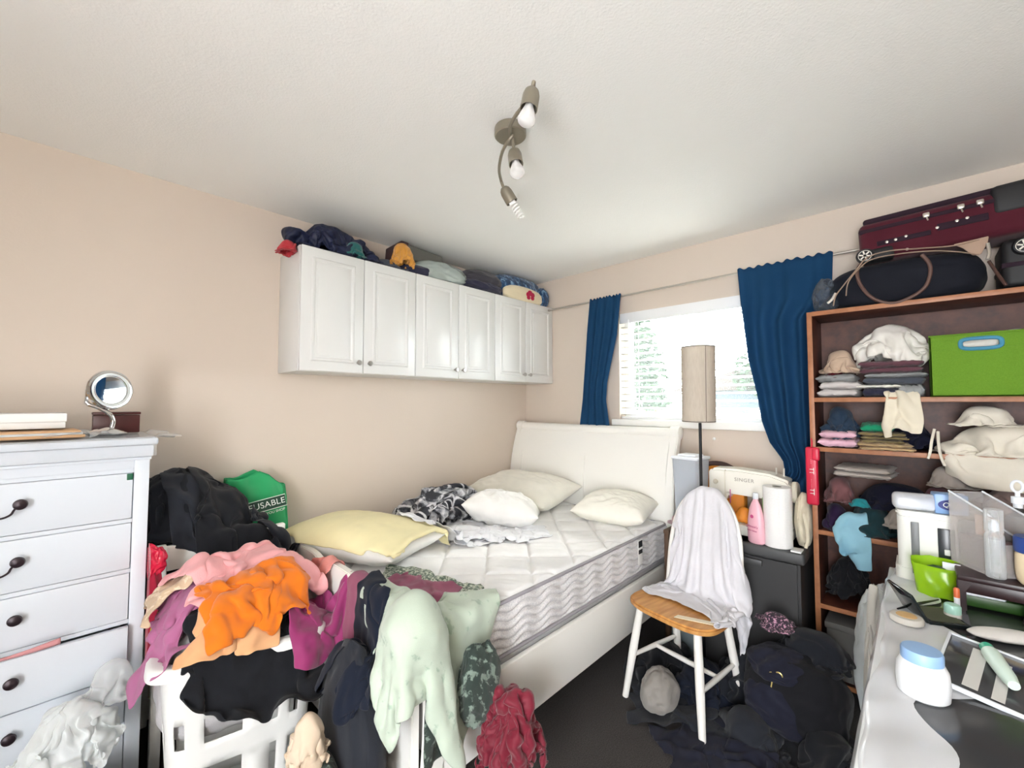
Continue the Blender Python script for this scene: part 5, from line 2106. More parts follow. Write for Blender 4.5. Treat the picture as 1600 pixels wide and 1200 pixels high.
for nm, c, kw in (('beige_scarf', '#bfa893', {}), ('dark_red', '#5e1f26', {}), ('white_cotton', '#e6e3dc', {}), ('mauve_brown', '#5f3c46', {}), ('grey_marl', '#8f9192', {}),
                  ('cream_linen', '#ded6c2', {}), ('denim', '#26384d', {}), ('pink_pale', '#dcb3c4', {}), ('emerald', '#178a63', {}), ('tan_cloth', '#b59b72', {}), ('midnight', '#14162a', {}),
                  ('towel_cream', '#ddd7c9', {}), ('dusty_rose', '#6f4a4c', {}), ('teal_dark', '#143238', {}), ('sky_cloth', '#8fbfd2', {}), ('plum', '#2c1b3c', {}), ('taupe', '#85736e', {}),
                  ('teal_bright', '#1e7f86', {}), ('stone', '#a9a19a', {}), ('berry', '#9a1f45', {}), ('cobalt', '#23356e', {})):
    fabric(nm, c, .9, **kw)
fabric('olive_print', '#4a3f28', .9, c2='#9c8a5e', pscale=24, thr=.5)
fabric('lace_print', '#c9c4c2', .9, c2='#716d70', pscale=40, thr=.56)
yl_, yr_ = KY1 - .02, KY0 + .02


def LS(z0, z1, y0=yr_ + .002, y1=yl_ - .002, x0=None):
    return ((x0, KX1 - .008), (y0, y1), (z0 + .001, z1))


def sh(name, m, c, r, seed, label, zs, cat='clothes', group=None, x0=None, **k):
    z0, z1 = zs
    return bundle(name, m, c, r, seed, label, cat, group, lim=LS(z0, z1, x0=x0), **k)


def wd(name, m, c, r, seed, label, zs, cat='clothes', group=None, x0=None, lam=.06, **k):
    z0, z1 = zs
    return wad(name, m, c, r, seed, label, cat, group, lim=LS(z0, z1, x0=x0), lam=lam, d=k.pop('d', .013), **k)


A, Bz, Cz, Dz = (1.425, 1.828), (1.185, 1.403), (.785, 1.163), (.435, .763)
g1 = 'clothes on the top shelf of the bookcase'
folded('lace_garment', 'lace_print', 2.57, 2.80, .20, .365, 1.426, 1.50, 2, 3, 'white and grey lace garment folded at the left end of the top shelf', 'clothes', g1)
folded('grey_garment', 'grey_marl', 2.56, 2.80, .215, .366, 1.50, 1.535, 1, 4, 'grey folded garment under the dark red cloth on the top shelf', 'clothes', g1)
wd('red_cloth', 'dark_red', (2.66, .30, 1.555), (.09, .06, .035), 22, 'dark red cloth under the beige scarf on the top shelf', A, group=g1)
wd('beige_scarf', 'beige_scarf', (2.655, .275, 1.618), (.10, .09, .075), 38, 'crumpled beige scarf in the upper left corner of the bookcase', A, 'scarf', lam=0.05)
folded('striped_top', 'ink_cloth', 2.555, 2.80, .055, .205, 1.426, 1.466, 1, 7, 'navy folded top with white and red edges on the top shelf', 'clothes', g1, rot=R_(4))
folded('white_edge_top', 'white_cotton', 2.552, 2.80, .045, .20, 1.466, 1.480, 1, 8, 'white folded edge above the navy top on the top shelf', 'clothes', g1, rot=R_(-3))
folded('charcoal_sweater', 'slate_cloth', 2.555, 2.80, -.03, .19, 1.480, 1.513, 1, 9, 'slate folded top below the mauve one on the top shelf', 'clothes', g1, rot=R_(3))
folded('grey_sweater', 'grey_marl', 2.56, 2.80, -.032, .19, 1.513, 1.532, 1, 10, 'light grey folded top just below the mauve one', 'clothes', g1, rot=R_(-2))
folded('grey_shorts', 'grey_marl', 2.56, 2.79, -.033, .05, 1.426, 1.478, 1, 12, 'grey folded shorts next to the green bin', 'clothes', g1)
folded('mauve_garment', 'mauve_brown', 2.555, 2.80, -.025, .20, 1.532, 1.588, 2, 11, 'dull mauve folded garment under the white bag on the top shelf', 'clothes', g1)
wd('white_bag', 'white_cotton', (2.68, .085, 1.695), (.125, .16, .14), 54, 'bulging white cloth bag on the top shelf beside the green bin', A, 'bag', lam=0.16, d=0.018)
crumple('cream_garment', 'cream_linen', 2.553, .055, 1.475, .24, .22, .2, .55, [boxc(KX0, KX1, KY0, KY1, 1.40, 1.426), boxc(2.565, 2.80, -.03, .2, 1.4, 1.45)], None, 61, None, label='cream garment hanging over the top shelf edge', cat='clothes', lam=.05, steps=30)
# green fabric bin
t = NT('bin_green')
v = t.coord('Object')
t.col(t.mix(t.noise(v, 260, 2), '#58801c', '#6c962a'))
t.set(Roughness=.95)
t.bump(t.noise(v, 420, 2), .4, .002)
M['bin_green'] = t.m
paint('bin_blue_rim', '#3f86a6', .5)
gb2 = thing('fabric_bin', 'lime green fabric storage bin with a blue handle hole', 'storage bin', (2.66, -.262, 1.4265))
b = MB()
hw, hh, hd = .222, .252, .14
hy, hz, hyw, hzw = .075, .212, .052, .018
# front panel around the handle hole
for y0, y1, z0, z1 in ((-hw, hw, 0, hz - hzw), (-hw, hy - hyw, hz - hzw, hz + hzw), (hy + hyw, hw, hz - hzw, hz + hzw), (-hw, hw, hz + hzw, hh)):
    b.box(-hd, -hd + .006, y0, y1, z0, z1, .001)
b.box(hd - .006, hd, -hw, hw, 0, hh, .001).box(-hd, hd, -hw, -hw + .006, 0, hh, .001).box(-hd, hd, hw - .006, hw, 0, hh, .001).box(-hd, hd, -hw, hw, 0, .006, .001)
b.build('body', 'bin_green', gb2)
b = MB()
pts = []
for k in range(40):
    a = 2 * pi * k / 40
    pts.append((-hd - .001, hy + (hyw + .004) * math.copysign(abs(cos(a)) ** .5, cos(a)), hz + (hzw + .003) * math.copysign(abs(sin(a)) ** .6, sin(a))))
b.tube(pts, .0075, 8, closed=True)
b.build('handle_rim', 'bin_blue_rim', gb2)
b = MB()
b.tube([(-hd - .001, -hw, hh), (-hd - .001, hw, hh), (hd, hw, hh), (hd, -hw, hh)], .004, 8, closed=True)
b.build('binding', 'bin_green', gb2)
bundle('white_cloth', 'white_cotton', (2.66, -.265, 1.575), (.115, .195, .115), 6.6, 'white cloth filling the green bin', 'cloth', fold=.1, zmin=1.44, lim=((2.53, 2.79), (-.475, -.05), (None, 1.70)), power=.75)

g2 = 'clothes on the second shelf of the bookcase'
folded('pink_garment', 'pink_pale', 2.545, 2.80, .215, .362, 1.186, 1.262, 2, 13, 'pale pink folded garment below the jeans on the second shelf', 'clothes', g2)
wd('jeans', 'denim', (2.67, .283, 1.325), (.12, .085, .105), 40, 'dark blue jeans wadded above the pink garment', Bz, group=g2, lam=0.12)
folded('tan_garment', 'tan_cloth', 2.485, 2.79, .025, .213, 1.186, 1.216, 2, 14, 'tan folded cloth jutting out over the second shelf edge', 'clothes', g2, rot=R_(5))
folded('olive_garment', 'olive_print', 2.55, 2.79, .05, .205, 1.212, 1.262, 3, 15, 'olive patterned folded garment on the second shelf', 'clothes', g2)
folded('emerald_garment', 'emerald', 2.565, 2.79, .085, .20, 1.262, 1.302, 1, 16, 'emerald green folded garment on the olive one', 'clothes', g2)
wd('navy_heap', 'midnight', (2.72, .06, 1.295), (.09, .14, .12), 71, 'dark navy heap at the back of the second shelf', Bz, group=g2, lam=0.12)
wd('white_bundle', 'towel_cream', (2.655, -.25, 1.262), (.16, .22, .10), 28, 'big cream bundle with tie strings on the second shelf', Bz, group=g2, x0=2.49, lam=0.16, d=0.02)
wd('towel_roll', 'towel_cream', (2.63, -.20, 1.358), (.09, .13, .055), 90, 'rolled cream towel on top of the cream bundle', Bz, group=g2, lam=0.1)
crumple('cream_flap', 'towel_cream', 2.555, -.22, 1.225, .22, .38, 0, .8, [boxc(KX0, KX1, KY0, KY1, 1.16, 1.186), planec(0, 2.5, 1)], None, 63, None, label='cream cloth corner hanging over the second shelf edge', cat='clothes', lam=.1, steps=40)
b = MB()
b.tube(spline([(2.53, -.045, 1.29), (2.515, -.035, 1.24), (2.52, -.03, 1.20), (2.525, -.022, 1.165)], 6), .005, 8)
b.tube(spline([(2.53, -.055, 1.28), (2.512, -.055, 1.23), (2.515, -.06, 1.18), (2.52, -.07, 1.14)], 6), .005, 8)
tag(b.build('tie_strings', 'towel_cream'), 'white tie strings of the cream bundle dangling over the shelf edge', 'string')

g3 = 'clothes on the third shelf of the bookcase'
wd('dusty_rose_garment', 'dusty_rose', (2.66, .295, .995), (.11, .075, .075), 31, 'dusty rose garment at the left end of the third shelf', Cz, group=g3, lam=0.08)
wd('plum_garment', 'plum', (2.67, .315, .86), (.11, .055, .08), 44, 'dark plum garment low at the left end of the third shelf', Cz, group=g3, lam=0.08)
wd('teal_garment', 'teal_dark', (2.65, .18, .87), (.12, .12, .09), 56, 'dark teal garment in the middle of the third shelf', Cz, group=g3, lam=0.08)
wd('black_pile', 'midnight', (2.70, .09, .985), (.12, .19, .075), 68, 'black clothes under the white folded garment on the third shelf', Cz, group=g3, lam=0.08)
folded('white_garment', 'stone', 2.56, 2.80, .08, .30, 1.045, 1.095, 2, 17, 'greyish white folded garment on the third shelf pile', 'clothes', g3, rot=R_(-4))
wd('teal_cloth', 'teal_bright', (2.56, .21, .955), (.03, .045, .035), 24, 'bright teal cloth end on the third shelf', Cz, group=g3, lam=0.08)
crumple('sky_blue_cloth', 'sky_cloth', 2.552, .235, .90, .30, .17, .15, .50, [boxc(KX0, KX1, KY0, KY1, .76, .786), boxc(2.575, 2.8, .1, .36, .78, .87), planec(0, 2.50, 1)], None, 64, None, label='sky blue cloth hanging over the third shelf edge', cat='clothes', lam=.05, steps=40)
wd('white_socks', 'stone', (2.60, .085, .90), (.05, .055, .06), 81, 'off white wad of cloth beside the dark teal garment', Cz, group=g3, lam=0.08)
wd('mauve_roll', 'mauve_brown', (2.62, -.05, 1.01), (.07, .075, .055), 14, 'mauve rolled garment in the middle of the third shelf', Cz, group=g3, lam=0.08)
wd('grey_scarf', 'stone', (2.64, -.09, 1.10), (.09, .10, .06), 74, 'pale grey cloth below the cream bundle on the third shelf', Cz, group=g3, lam=0.08)
wd('taupe_blouse', 'taupe', (2.65, -.30, 1.02), (.13, .19, .12), 49, 'taupe blouse heaped at the right end of the third shelf', Cz, group=g3, lam=0.08)
wd('dark_pile', 'midnight', (2.68, -.15, .86), (.12, .20, .08), 35, 'dark clothes at the bottom of the third shelf behind the desk', Cz, group=g3, lam=0.08)
wd('berry_cloth', 'berry', (2.57, -.01, .945), (.03, .055, .03), 50, 'berry red cloth end behind the cotton swabs', Cz, group=g3, lam=0.08)
wd('cobalt_cloth', 'cobalt', (2.57, -.075, .95), (.03, .035, .035), 60, 'cobalt blue cloth end next to the berry one', Cz, group=g3, lam=0.08)
g4 = 'things on the lowest shelves of the bookcase'
wd('black_bundle', 'black_cloth', (2.67, .27, .58), (.11, .10, .13), 29, 'black bundle at the left end of the fourth shelf', Dz, group=g4, lam=0.08)
wd('dark_bundle', 'wine_cloth', (2.72, .03, .52), (.09, .14, .075), 41, 'dark wine bundle at the back of the fourth shelf', Dz, group=g4, lam=0.08)
wd('pink_item', 'berry', (2.60, .135, .505), (.045, .04, .035), 70, 'bright pink cloth on the fourth shelf above the grey plastic', Dz, group=g4, lam=0.08)
paint('dusty_grey', '#6a6967', .6)
gbx = thing('storage_box', 'low dusty grey box pushed under the fourth bookcase shelf', 'box', (2.69, .12, .091))
MB().box(-.12, .12, -.22, .235, 0, .23, .006).build('body', 'dusty_grey', gbx)
MB().box(-.128, .125, -.226, .241, .23, .262, .006).build('lid', 'dusty_grey', gbx)
bundle('plastic_sheet', 'white_bag', (2.495, .14, .27), (.04, .09, .27), 3.9, 'crumpled clear plastic at the foot of the bookcase by the desk', 'plastic bag', fold=.3, f=2.0, lim=((None, 2.54), (None, None), (.004, None)))

# red pouch hanging on the bookcase edge
paint('pouch_red', '#c81f3f', .35)
rp = thing('red_pouch', 'narrow red pouch with white marks hanging on the bookcase side edge', 'pouch', (2.530, .385, 0))
b = MB()
b.box(-.014, .014, -.024, .026, .905, 1.185, .011, 4)
b.build('sleeve', 'pouch_red', rp)
MB().box(-.017, .012, -.032, .0, 1.12, 1.182, .008, 3).build('flap', 'pouch_red', rp)
fm = face_mtx((-.0146, .002, 1.04), (0, 0, -1), (0, -1, 0))
lettering('TT', .026, 'print_white', rp, fm @ Matrix.Translation((-.03, 0, 0)))
lettering('TT', .026, 'print_white', rp, fm @ Matrix.Translation((.07, 0, 0)))
for k, x in enumerate((-.075, .02, .045)):
    lettering('- - -', .013, 'print_white', rp, fm @ Matrix.Translation((x, 0, 0)))
MB().tube([(.0, .0, 1.18), (.01, .0, 1.21), (.018, .004, 1.225)], .003, 6).build('loop', 'pouch_red', rp)

# ------------------------------------------------------------------ bags and suitcases on the bookcase
fabric('tote_navy', '#12151f', .8, sheen=.1)
paint('leather_brown', '#5a4038', .55, bump=.2, bscale=90)
fabric('strap_beige', '#a8907e', .85)
paint('metal_pale', '#cfc9bf', .3, .8)
tb = thing('tote_bag', 'black tote bag with a round brown handle on top of the bookcase', 'bag', (2.69, .04, KZ))
bundle('body', 'tote_navy', (0, 0, .10), (.125, .255, .105), 2.4, parent=tb, fold=.06, f=1.1, zmin=.001, lim=((-.13, .135), (-.27, .26), (None, .20)), power=.62)
hp_ = [at(px, py, 'x', 2.552) - Vector((2.69, .04, KZ)) for px, py in ((1440, 398), (1452, 412), (1453, 430), (1444, 450), (1420, 466), (1392, 474), (1364, 466), (1345, 446), (1339, 425), (1346, 412))]
MB().tube(spline(hp_, 6), .0075, 10).build('handle', 'leather_brown', tb)
hs_ = thing('shoulder_bag', 'beige shoulder bag strap with metal clasps looped over the black tote', 'bag', (2.69, .04, KZ))
for pts, r_ in ((((1302, 478), (1306, 462), (1318, 446), (1336, 424), (1356, 402), (1390, 392), (1440, 388), (1490, 384), (1530, 374)), .0055),
                (((1322, 462), (1326, 440), (1346, 416), (1366, 404), (1410, 396), (1460, 392), (1500, 394), (1530, 398)), .005)):
    q = [at(px, py, 'x', 2.545) - Vector((2.69, .04, KZ)) for px, py in pts]
    MB().tube(spline(q, 5), r_, 8, flat=.5).build('strap', 'strap_beige', hs_)
q = [at(px, py, 'x', 2.552) - Vector((2.69, .04, KZ)) for px, py in ((1490, 382), (1545, 369), (1543, 380), (1533, 397), (1520, 399), (1505, 388))]
MB().prism([(p.y, p.z) for p in q], -.142, -.13, 'x', .002).build('body', 'strap_beige', hs_)
q = [at(px, py, 'x', 2.548) - Vector((2.69, .04, KZ)) for px, py in ((1543, 380), (1546, 395), (1543, 405))]
MB().tube(spline(q, 5), .006, 8).build('clasp', 'metal_pale', hs_)
q = [at(px, py, 'x', 2.546) - Vector((2.69, .04, KZ)) for px, py in ((1306, 458), (1300, 468), (1293, 474))]
MB().tube(spline(q, 5), .006, 8).build('clasp', 'metal_pale', hs_)
q = [at(px, py, 'x', 2.548) - Vector((2.69, .04, KZ)) for px, py in ((1545, 408), (1560, 430), (1572, 446))]
MB().tube(q, .014, 8, flat=.4).build('tab', 'leather_brown', hs_)
clear('dark_plastic', '#5a6472', .45, .15)
bundle('dark_plastic_bag', 'dark_plastic', (2.66, .325, 1.93), (.085, .05, .08), 4.6, 'dark translucent plastic bag beside the curtain on the bookcase top', 'plastic bag', fold=.3, f=1.8, zmin=KZ + .001)
fabric('suitcase_maroon', '#4a1020', .8, weave=900, sheen=.15)
fabric('suitcase_dark', '#2a1a26', .8)
paint('plastic_black', '#131316', .6)
paint('wheel_white', '#e8e4da', .4)
su = thing('suitcase', 'maroon wheeled suitcase lying on its side on the tote bag', 'suitcase', (2.70, -.085, 2.055), 0, None, (R_(-2), 0, 0))
MB().box(-.115, .10, -.27, .265, .015, .20, .03, 4).build('shell', 'suitcase_maroon', su)
MB().box(-.118, .10, -.272, .262, .150, .172, .008, 3).build('zip_band', 'suitcase_dark', su)
MB().box(-.105, .10, -.25, .245, .195, .222, .012, 3).build('front_pocket', 'suitcase_dark', su)
MB().box(-.121, -.06, -.28, -.16, .10, .222, .02, 3).build('corner_guard', 'plastic_black', su)
MB().box(-.122, -.05, .14, .272, .012, .075, .02, 3).build('wheel_guard', 'plastic_black', su)
MB().box(-.119, -.112, .02, .20, .078, .10, .003).box(-.119, -.112, -.15, .0, .088, .118, .003).build('side_trim', 'suitcase_dark', su)
for y, z in ((.165, .088), (.135, .090), (.10, .095), (.10, .035), (.0, .102), (-.06, .112), (-.09, .115)):
    MB().lathe([(.006, 0), (.005, .003), (0, .004)], 14, rotm((-.119, y, z), 0, -pi / 2, 0)).build('rivet', 'metal_pale', su)
for y in (.03, -.075, -.13):
    MB().box(-.126, -.116, y - .011, y + .011, .158, .178, .004).tube([(-.124, y, .16), (-.124, y - .004, .142)], .003, 6).build('zip_pull', 'metal_pale', su)


def wheel(parent, y, z, x=-.122):
    w = MB().lathe([(.020, -.012), (.030, -.013), (.034, -.008), (.034, .006), (.030, .011), (.020, .012)], 30, rotm((x, y, z), 0, -pi / 2, 0)).build('wheel', 'plastic_black', parent)
    h = MB()
    h.lathe([(.0, .012), (.007, .012), (.008, .010)], 16, rotm((x, y, z), 0, -pi / 2, 0), cap=False)
    h.lathe([(.019, .011), (.025, .012), (.026, .008)], 28, rotm((x, y, z), 0, -pi / 2, 0), cap=False)
    for k in range(6):
        a = k * pi / 3 + .3
        h.tube([(x - .011, y + .006 * cos(a), z + .006 * sin(a)), (x - .011, y + .021 * cos(a), z + .021 * sin(a))], .0036, 6)
    h.build('hub', 'wheel_white', w)


wheel(su, .245, .042)
sb = thing('suitcase', 'black suitcase with a silver wheel at the far right end of the bookcase top', 'suitcase', (2.70, -.385, KZ))
MB().box(-.115, .11, -.135, .125, .01, .205, .025, 4).build('shell', 'plastic_black', sb)
MB().box(-.118, .112, -.137, .127, .09, .11, .005).build('zip_band', 'suitcase_dark', sb)
wheel(sb, .065, .165, -.122)
for y in (-.1, .1):
    MB().box(-.10, .10, y - .02, y + .02, 0, .012, .003).build('foot', 'plastic_black', sb)
# ------------------------------------------------------------------ desk at the right with toiletries
DZ2 = .75
paint('desk_white', '#dfe2e4', .4)
t = NT('desk_top_dark')
t.col('#3b3c3e')
t.set(Roughness=.12, Specular_IOR_Level=.6)
M['desk_top_dark'] = t.m
dk = thing('desk', 'white edged desk with a dark glossy top at the right of the room', 'desk', (1.60, -.28, 0))
MB().box(-.70, .70, -.37, .385, DZ2 - .035, DZ2 - .004, .004).build('frame', 'desk_white', dk)
MB().box(-.68, .68, -.36, .345, DZ2 - .0045, DZ2, .001).build('top_panel', 'desk_top_dark', dk)
for x in (-.66, .66):
    for y in (-.33, .345):
        MB().box(x - .025, x + .025, y - .025, y + .025, 0, DZ2 - .034, .004).build('leg', 'desk_white', dk)
MB().box(-.63, .63, .335, .36, DZ2 - .11, DZ2 - .035, .003).build('apron', 'desk_white', dk)
clear('desk_cover', '#eef1f6', .62, .15)
ds = MB()


def dsf(a, c):
    x = .93 + 1.36 * a
    y = .118 - (.17 + .06 * sin(x * 9) + .03 * sin(x * 23)) * c
    z = DZ2 + .0025 + .004 * max(0, noise.noise(Vector((x * 11, y * 14, 3)))) + .002 * sin(x * 40 + y * 30)
    if c < .12:
        z -= (.12 - c) * .5
    return (x, y, z)


ds.grid(dsf, 90, 16)
tag(ds.build('plastic_sheet', 'desk_cover', angle=0), 'crinkled clear plastic sheet along the edge of the desk', 'plastic sheet')
# plastic bag hanging below the desk edge
fabric('bag_grey_white', '#b9b6ae', .6)
pb = thing('plastic_bag', 'greyish white carrier bag hanging at the desk side', 'plastic bag', (1.98, .145, .42))
bundle('body', 'bag_grey_white', (0, 0, 0), (.09, .022, .17), 3.4, parent=pb, fold=.2, f=1.5, lim=((None, None), (-.017, .04), (None, None)))
MB().tube(spline([(-.02, 0, .15), (.01, .0, .22), (.04, -.008, .325), (.07, -.01, .26), (.09, 0, .14)], 6), .012, 8, flat=.4).build('handle', 'bag_grey_white', pb)

paint('organizer_white', '#e6e7e2', .4)
paint('organizer_grey', '#6d7072', .4)
paint('drawer_smoke', '#2b3135', .25)
wo = thing('drawer_unit', 'small white plastic drawer unit at the far end of the desk', 'drawer unit', (2.235, -.005, DZ2))
b = MB()
out = []
for cx_, cy_, a0, r_ in ((.07, .072, 0, .006), (-.05, .052, 1, .026), (-.065, -.075, 2, .006), (.07, -.075, 3, .006)):
    for k in range(7):
        a = (a0 + k / 6) * pi / 2
        out.append((cx_ + r_ * cos(a), cy_ + r_ * sin(a)))
b.prism(out, 0, .235, 'z', .004)
b.prism([(x * 1.04, y * 1.04) for x, y in out], .235, .252, 'z', .005)
b.prism([(x * 1.05, y * 1.05 + .004) for x, y in out], 0, .05, 'z', .005)
b.build('body', 'organizer_white', wo)
MB().box(-.0800, -.068, .018, .040, .03, .215, .002).build('stripe', 'organizer_grey', wo)
do = MB().box(-.0795, -.068, -.074, -.030, .04, .205, .002).build('drawer', 'drawer_smoke', wo)
MB().box(-.085, -.078, -.06, -.045, .115, .135, .002).build('handle', 'organizer_white', do)
paint('pack_blue', '#7fa3d2', .35)
paint('pack_navy', '#23307a', .4)
clear('blister', '#f4f6fa', .35, .1)
qt = thing('cotton_swab_pack', 'pack of cotton swabs with a blue label on the white drawer unit', 'pack', (2.205, -.012, DZ2 + .2535), R_(-80))
qt.scale = (1.15, 1.3, 1.25)
MB().box(-.085, .085, -.022, .022, 0, .048, .014, 4).build('tray', 'blister', qt)
MB().box(-.08, .02, -.018, .018, .003, .030, .01, 3).build('swabs', 'frost_white', qt)
lb = MB().box(.012, .088, -.0235, .0235, -.0005, .056, .004).build('label_sleeve', 'pack_blue', qt)
fm = face_mtx((.05, -.0242, .026), (1, 0, 0), (0, 0, 1))
b = MB()
b.lathe([(.0, .0), (1, .0), (1, .02), (0, .02)], 32)
for v_ in b.bm.verts:
    v_.co = Vector((v_.co.x * .031, v_.co.y * .015, v_.co.z * .03))
b.build('oval', 'pack_navy', lb).matrix_local = fm
lettering('Qtips', .019, 'print_white', lb, fm @ Matrix.Translation((0, 0, .0008)), shear=.2)

# dark wooden riser and what stands on it
paint('riser_wood', '#2a1719', .35, var=.15)
rs = thing('desk_riser', 'dark brown wooden riser with curved feet on the desk', 'riser', (2.10, -.285, DZ2))
MB().box(-.145, .15, -.22, .215, .095, .112, .004).build('shelf', 'riser_wood', rs)
MB().box(-.140, -.128, -.22, .215, .060, .096, .002).build('front_rail', 'riser_wood', rs)
for y in (.207, .065, -.20):
    prof = [(-.045 if y < .2 else -.012, 0), (.018, 0), (.012, .02), (.008, .05), (.008, .096), (-.03, .096), (-.052 if y < .2 else -.012, .06)]
    MB().prism([(y + u, z) for u, z in prof], -.142, -.118, 'x', .003).build('foot', 'riser_wood', rs)
MB().box(.13, .148, -.22, .215, 0, .096, .002).build('back_panel', 'riser_wood', rs)
RZ = DZ2 + .1125
clear('acrylic_clear', '#f2efee', .13, .05)
paint('beige_card', '#cfae98', .7)
paint('wood_tray', '#5d4344', .5)
ac = thing('acrylic_organizer', 'clear acrylic organizer holding cards, on the dark riser', 'organizer', (2.08, -.150, RZ), R_(35))
b = MB()
for y0, y1 in ((-.052, -.049), (.049, .052)):
    b.prism([(-.075, 0), (.075, 0), (.075, .235), (-.075, .185)], y0, y1, 'y')
b.box(.072, .075, -.05, .05, 0, .235, .001).box(-.075, -.072, -.05, .05, 0, .10, .001).box(-.075, .075, -.05, .05, 0, .003, .001)
b.build('walls', 'acrylic_clear', ac, smooth=False)
b = MB()
b.tube([(-.075, -.0505, .186), (.075, -.0505, .236)], .003, 6).tube([(-.075, .0505, .186), (.075, .0505, .236)], .003, 6).tube([(-.075, -.0505, .10), (.075, -.0505, .15)], .003, 6)
b.build('edges', 'frost_white', ac)
MB().box(-.05, .06, -.03, .035, .005, .10, .002).build('wooden_insert', 'wood_tray', ac)
MB().box(-.04, .05, -.01, -.004, .10, .165, .001).build('card', 'beige_card', ac)
clear('pet_clear', '#eef2f4', .22, .04)
sp = thing('spray_bottle', 'clear round spray bottle with a clear cap on the dark riser', 'bottle', (2.00, -.157, RZ))
o = MB().lathe([(.020, 0), (.0225, .004), (.0225, .035), (.0215, .040), (.0225, .045), (.0225, .125), (.018, .138), (.013, .144)], 30).build('bottle', 'pet_clear', sp)
MB().lathe([(.0205, .010), (.0205, .118), (0, .118)], 24).build('liquid', 'pet_clear', sp)
MB().lathe([(.012, .143), (.012, .165), (.008, .175), (0, .175)], 20).build('pump', 'frost_white', sp)
MB().lathe([(.0215, .140), (.0215, .205), (.019, .208), (0, .208)], 30, cap=False).build('cap', 'pet_clear', sp)
paint('pump_black', '#1d1f22', .35)
pu = thing('pump_bottle', 'black pump bottle with a white ring head behind the spray bottle', 'bottle', (2.13, -.222, RZ))
MB().lathe([(.030, 0), (.032, .004), (.032, .16), (.026, .175), (.012, .182), (.012, .20), (0, .20)], 28).build('bottle', 'pump_black', pu)
MB().lathe([(.011, .20), (.011, .212), (.015, .214), (.015, .235), (.006, .237), (.006, .25), (0, .25)], 20).build('pump_head', 'frost_white', pu)
MB().tube([(-.002, .012 * cos(a), .268 + .018 * sin(a)) for a in np.linspace(0, 2 * pi, 24)[:-1]], .004, 8, closed=True).build('ring', 'frost_white', pu)
paint('jar_cream', '#e2cfae', .4)
paint('lid_blue', '#1f3f86', .35)
ja = thing('cosmetic_jar', 'cream coloured jar with a dark blue lid at the right edge of the riser', 'jar', (1.99, -.235, RZ))
MB().lathe([(.030, 0), (.038, .01), (.041, .04), (.040, .085), (.036, .095), (0, .095)], 32).build('jar', 'jar_cream', ja)
MB().lathe([(.040, .094), (.042, .098), (.042, .135), (.039, .140), (0, .140)], 36).build('lid', 'lid_blue', ja)

# green zip bag and the clutter in front of the riser
t = NT('zip_green')
t.col('#9fd01e')
t.set(Roughness=.2)
tr = t.n('ShaderNodeBsdfTransparent')
tr.inputs[0].default_value = (.75, 1, .3, 1)
mx = t.n('ShaderNodeMixShader')
mx.inputs[0].default_value = .72
t.l(tr.outputs[0], mx.inputs[1])
t.l(t.p.outputs[0], mx.inputs[2])
t.l(mx.outputs[0], t.out.inputs[0])
M['zip_green'] = t.m
paint('green_dark', '#2c4f1c', .4)
gz = thing('zip_pouch', 'lime green plastic pouch standing open on the desk', 'pouch', (2.07, -.03, DZ2 + .002), R_(-5))


def gzf(a, c):
    th = 2 * pi * a
    w = .055 + .012 * c
    dd = .042 - .012 * c
    ex, ey = math.copysign(abs(cos(th)) ** .6, cos(th)), math.copysign(abs(sin(th)) ** .8, sin(th))
    n_ = noise.noise(Vector((ex * 2, ey * 2, c * 3)))
    return (ey * dd + .006 * n_, ex * w + .004 * n_, .105 * c * (1 + .1 * ey) + .004 * n_)


b = MB()
b.grid(gzf, 48, 14, closed_u=True)
o = b.build('body', 'zip_green', gz, angle=0)
MB().lathe([(0, .001), (.045, .001), (.045, .003), (0, .003)], 24).build('bottom', 'zip_green', gz)
bundle('contents', 'green_dark', (0, 0, .05), (.03, .042, .04), 2.2, parent=gz, fold=.2)
MB().box(-.004, .0, -.055, -.012, .062, .112, .001).build('label', 'frost_white', gz)
paint('nail_orange', '#d0683c', .35)
nl = thing('nail_polish', 'small orange capped stick leaning at the riser foot', 'stick', (1.94, -.068, DZ2))
MB().lathe([(.007, 0), (.007, .045), (0, .045)], 16).build('barrel', 'frost_white', nl)
MB().lathe([(.0072, .045), (.0072, .07), (.005, .074), (0, .074)], 16).build('cap', 'nail_orange', nl)
paint('compact_clear', '#d9d6cf', .15)
paint('powder_beige', '#d2ad78', .6)
co = thing('powder_compact', 'round compact of beige powder near the desk edge', 'compact', (1.735, .045, DZ2 + .006))
MB().lathe([(.036, 0), (.039, .003), (.039, .014), (.036, .018), (.030, .0185), (0, .0185)], 36).build('case', 'compact_clear', co)
MB().lathe([(.024, .0186), (.022, .0205), (0, .0215)], 30).build('powder', 'powder_beige', co)
paint('mirror_dark', '#22292b', .08, .3)
dp = thing('eyeshadow_palette', 'open dark makeup palette on the desk behind the compact', 'palette', (1.84, -.02, DZ2), R_(28))
MB().box(-.06, .06, -.05, .05, 0, .012, .003).build('base', 'mirror_dark', dp)
MB().box(-.06, .06, -.002, .006, 0, .085, .002, 2, Matrix.Translation((0, .05, .008)) @ Matrix.Rotation(R_(-28), 4, 'X')).build('lid', 'mirror_dark', dp)
paint('shadow_olive', '#4a4c38', .9)
MB().box(-.05, .05, -.04, .04, .012, .0135, 0).build('pan', 'shadow_olive', dp)
paint('mint', '#a8d6c6', .4)
mc_ = thing('mint_cap_jar', 'pale mint capped jar beside the dark palette', 'jar', (1.865, -.055, DZ2))
MB().lathe([(.018, 0), (.02, .004), (.02, .02), (0, .02)], 24).build('jar', 'compact_clear', mc_)
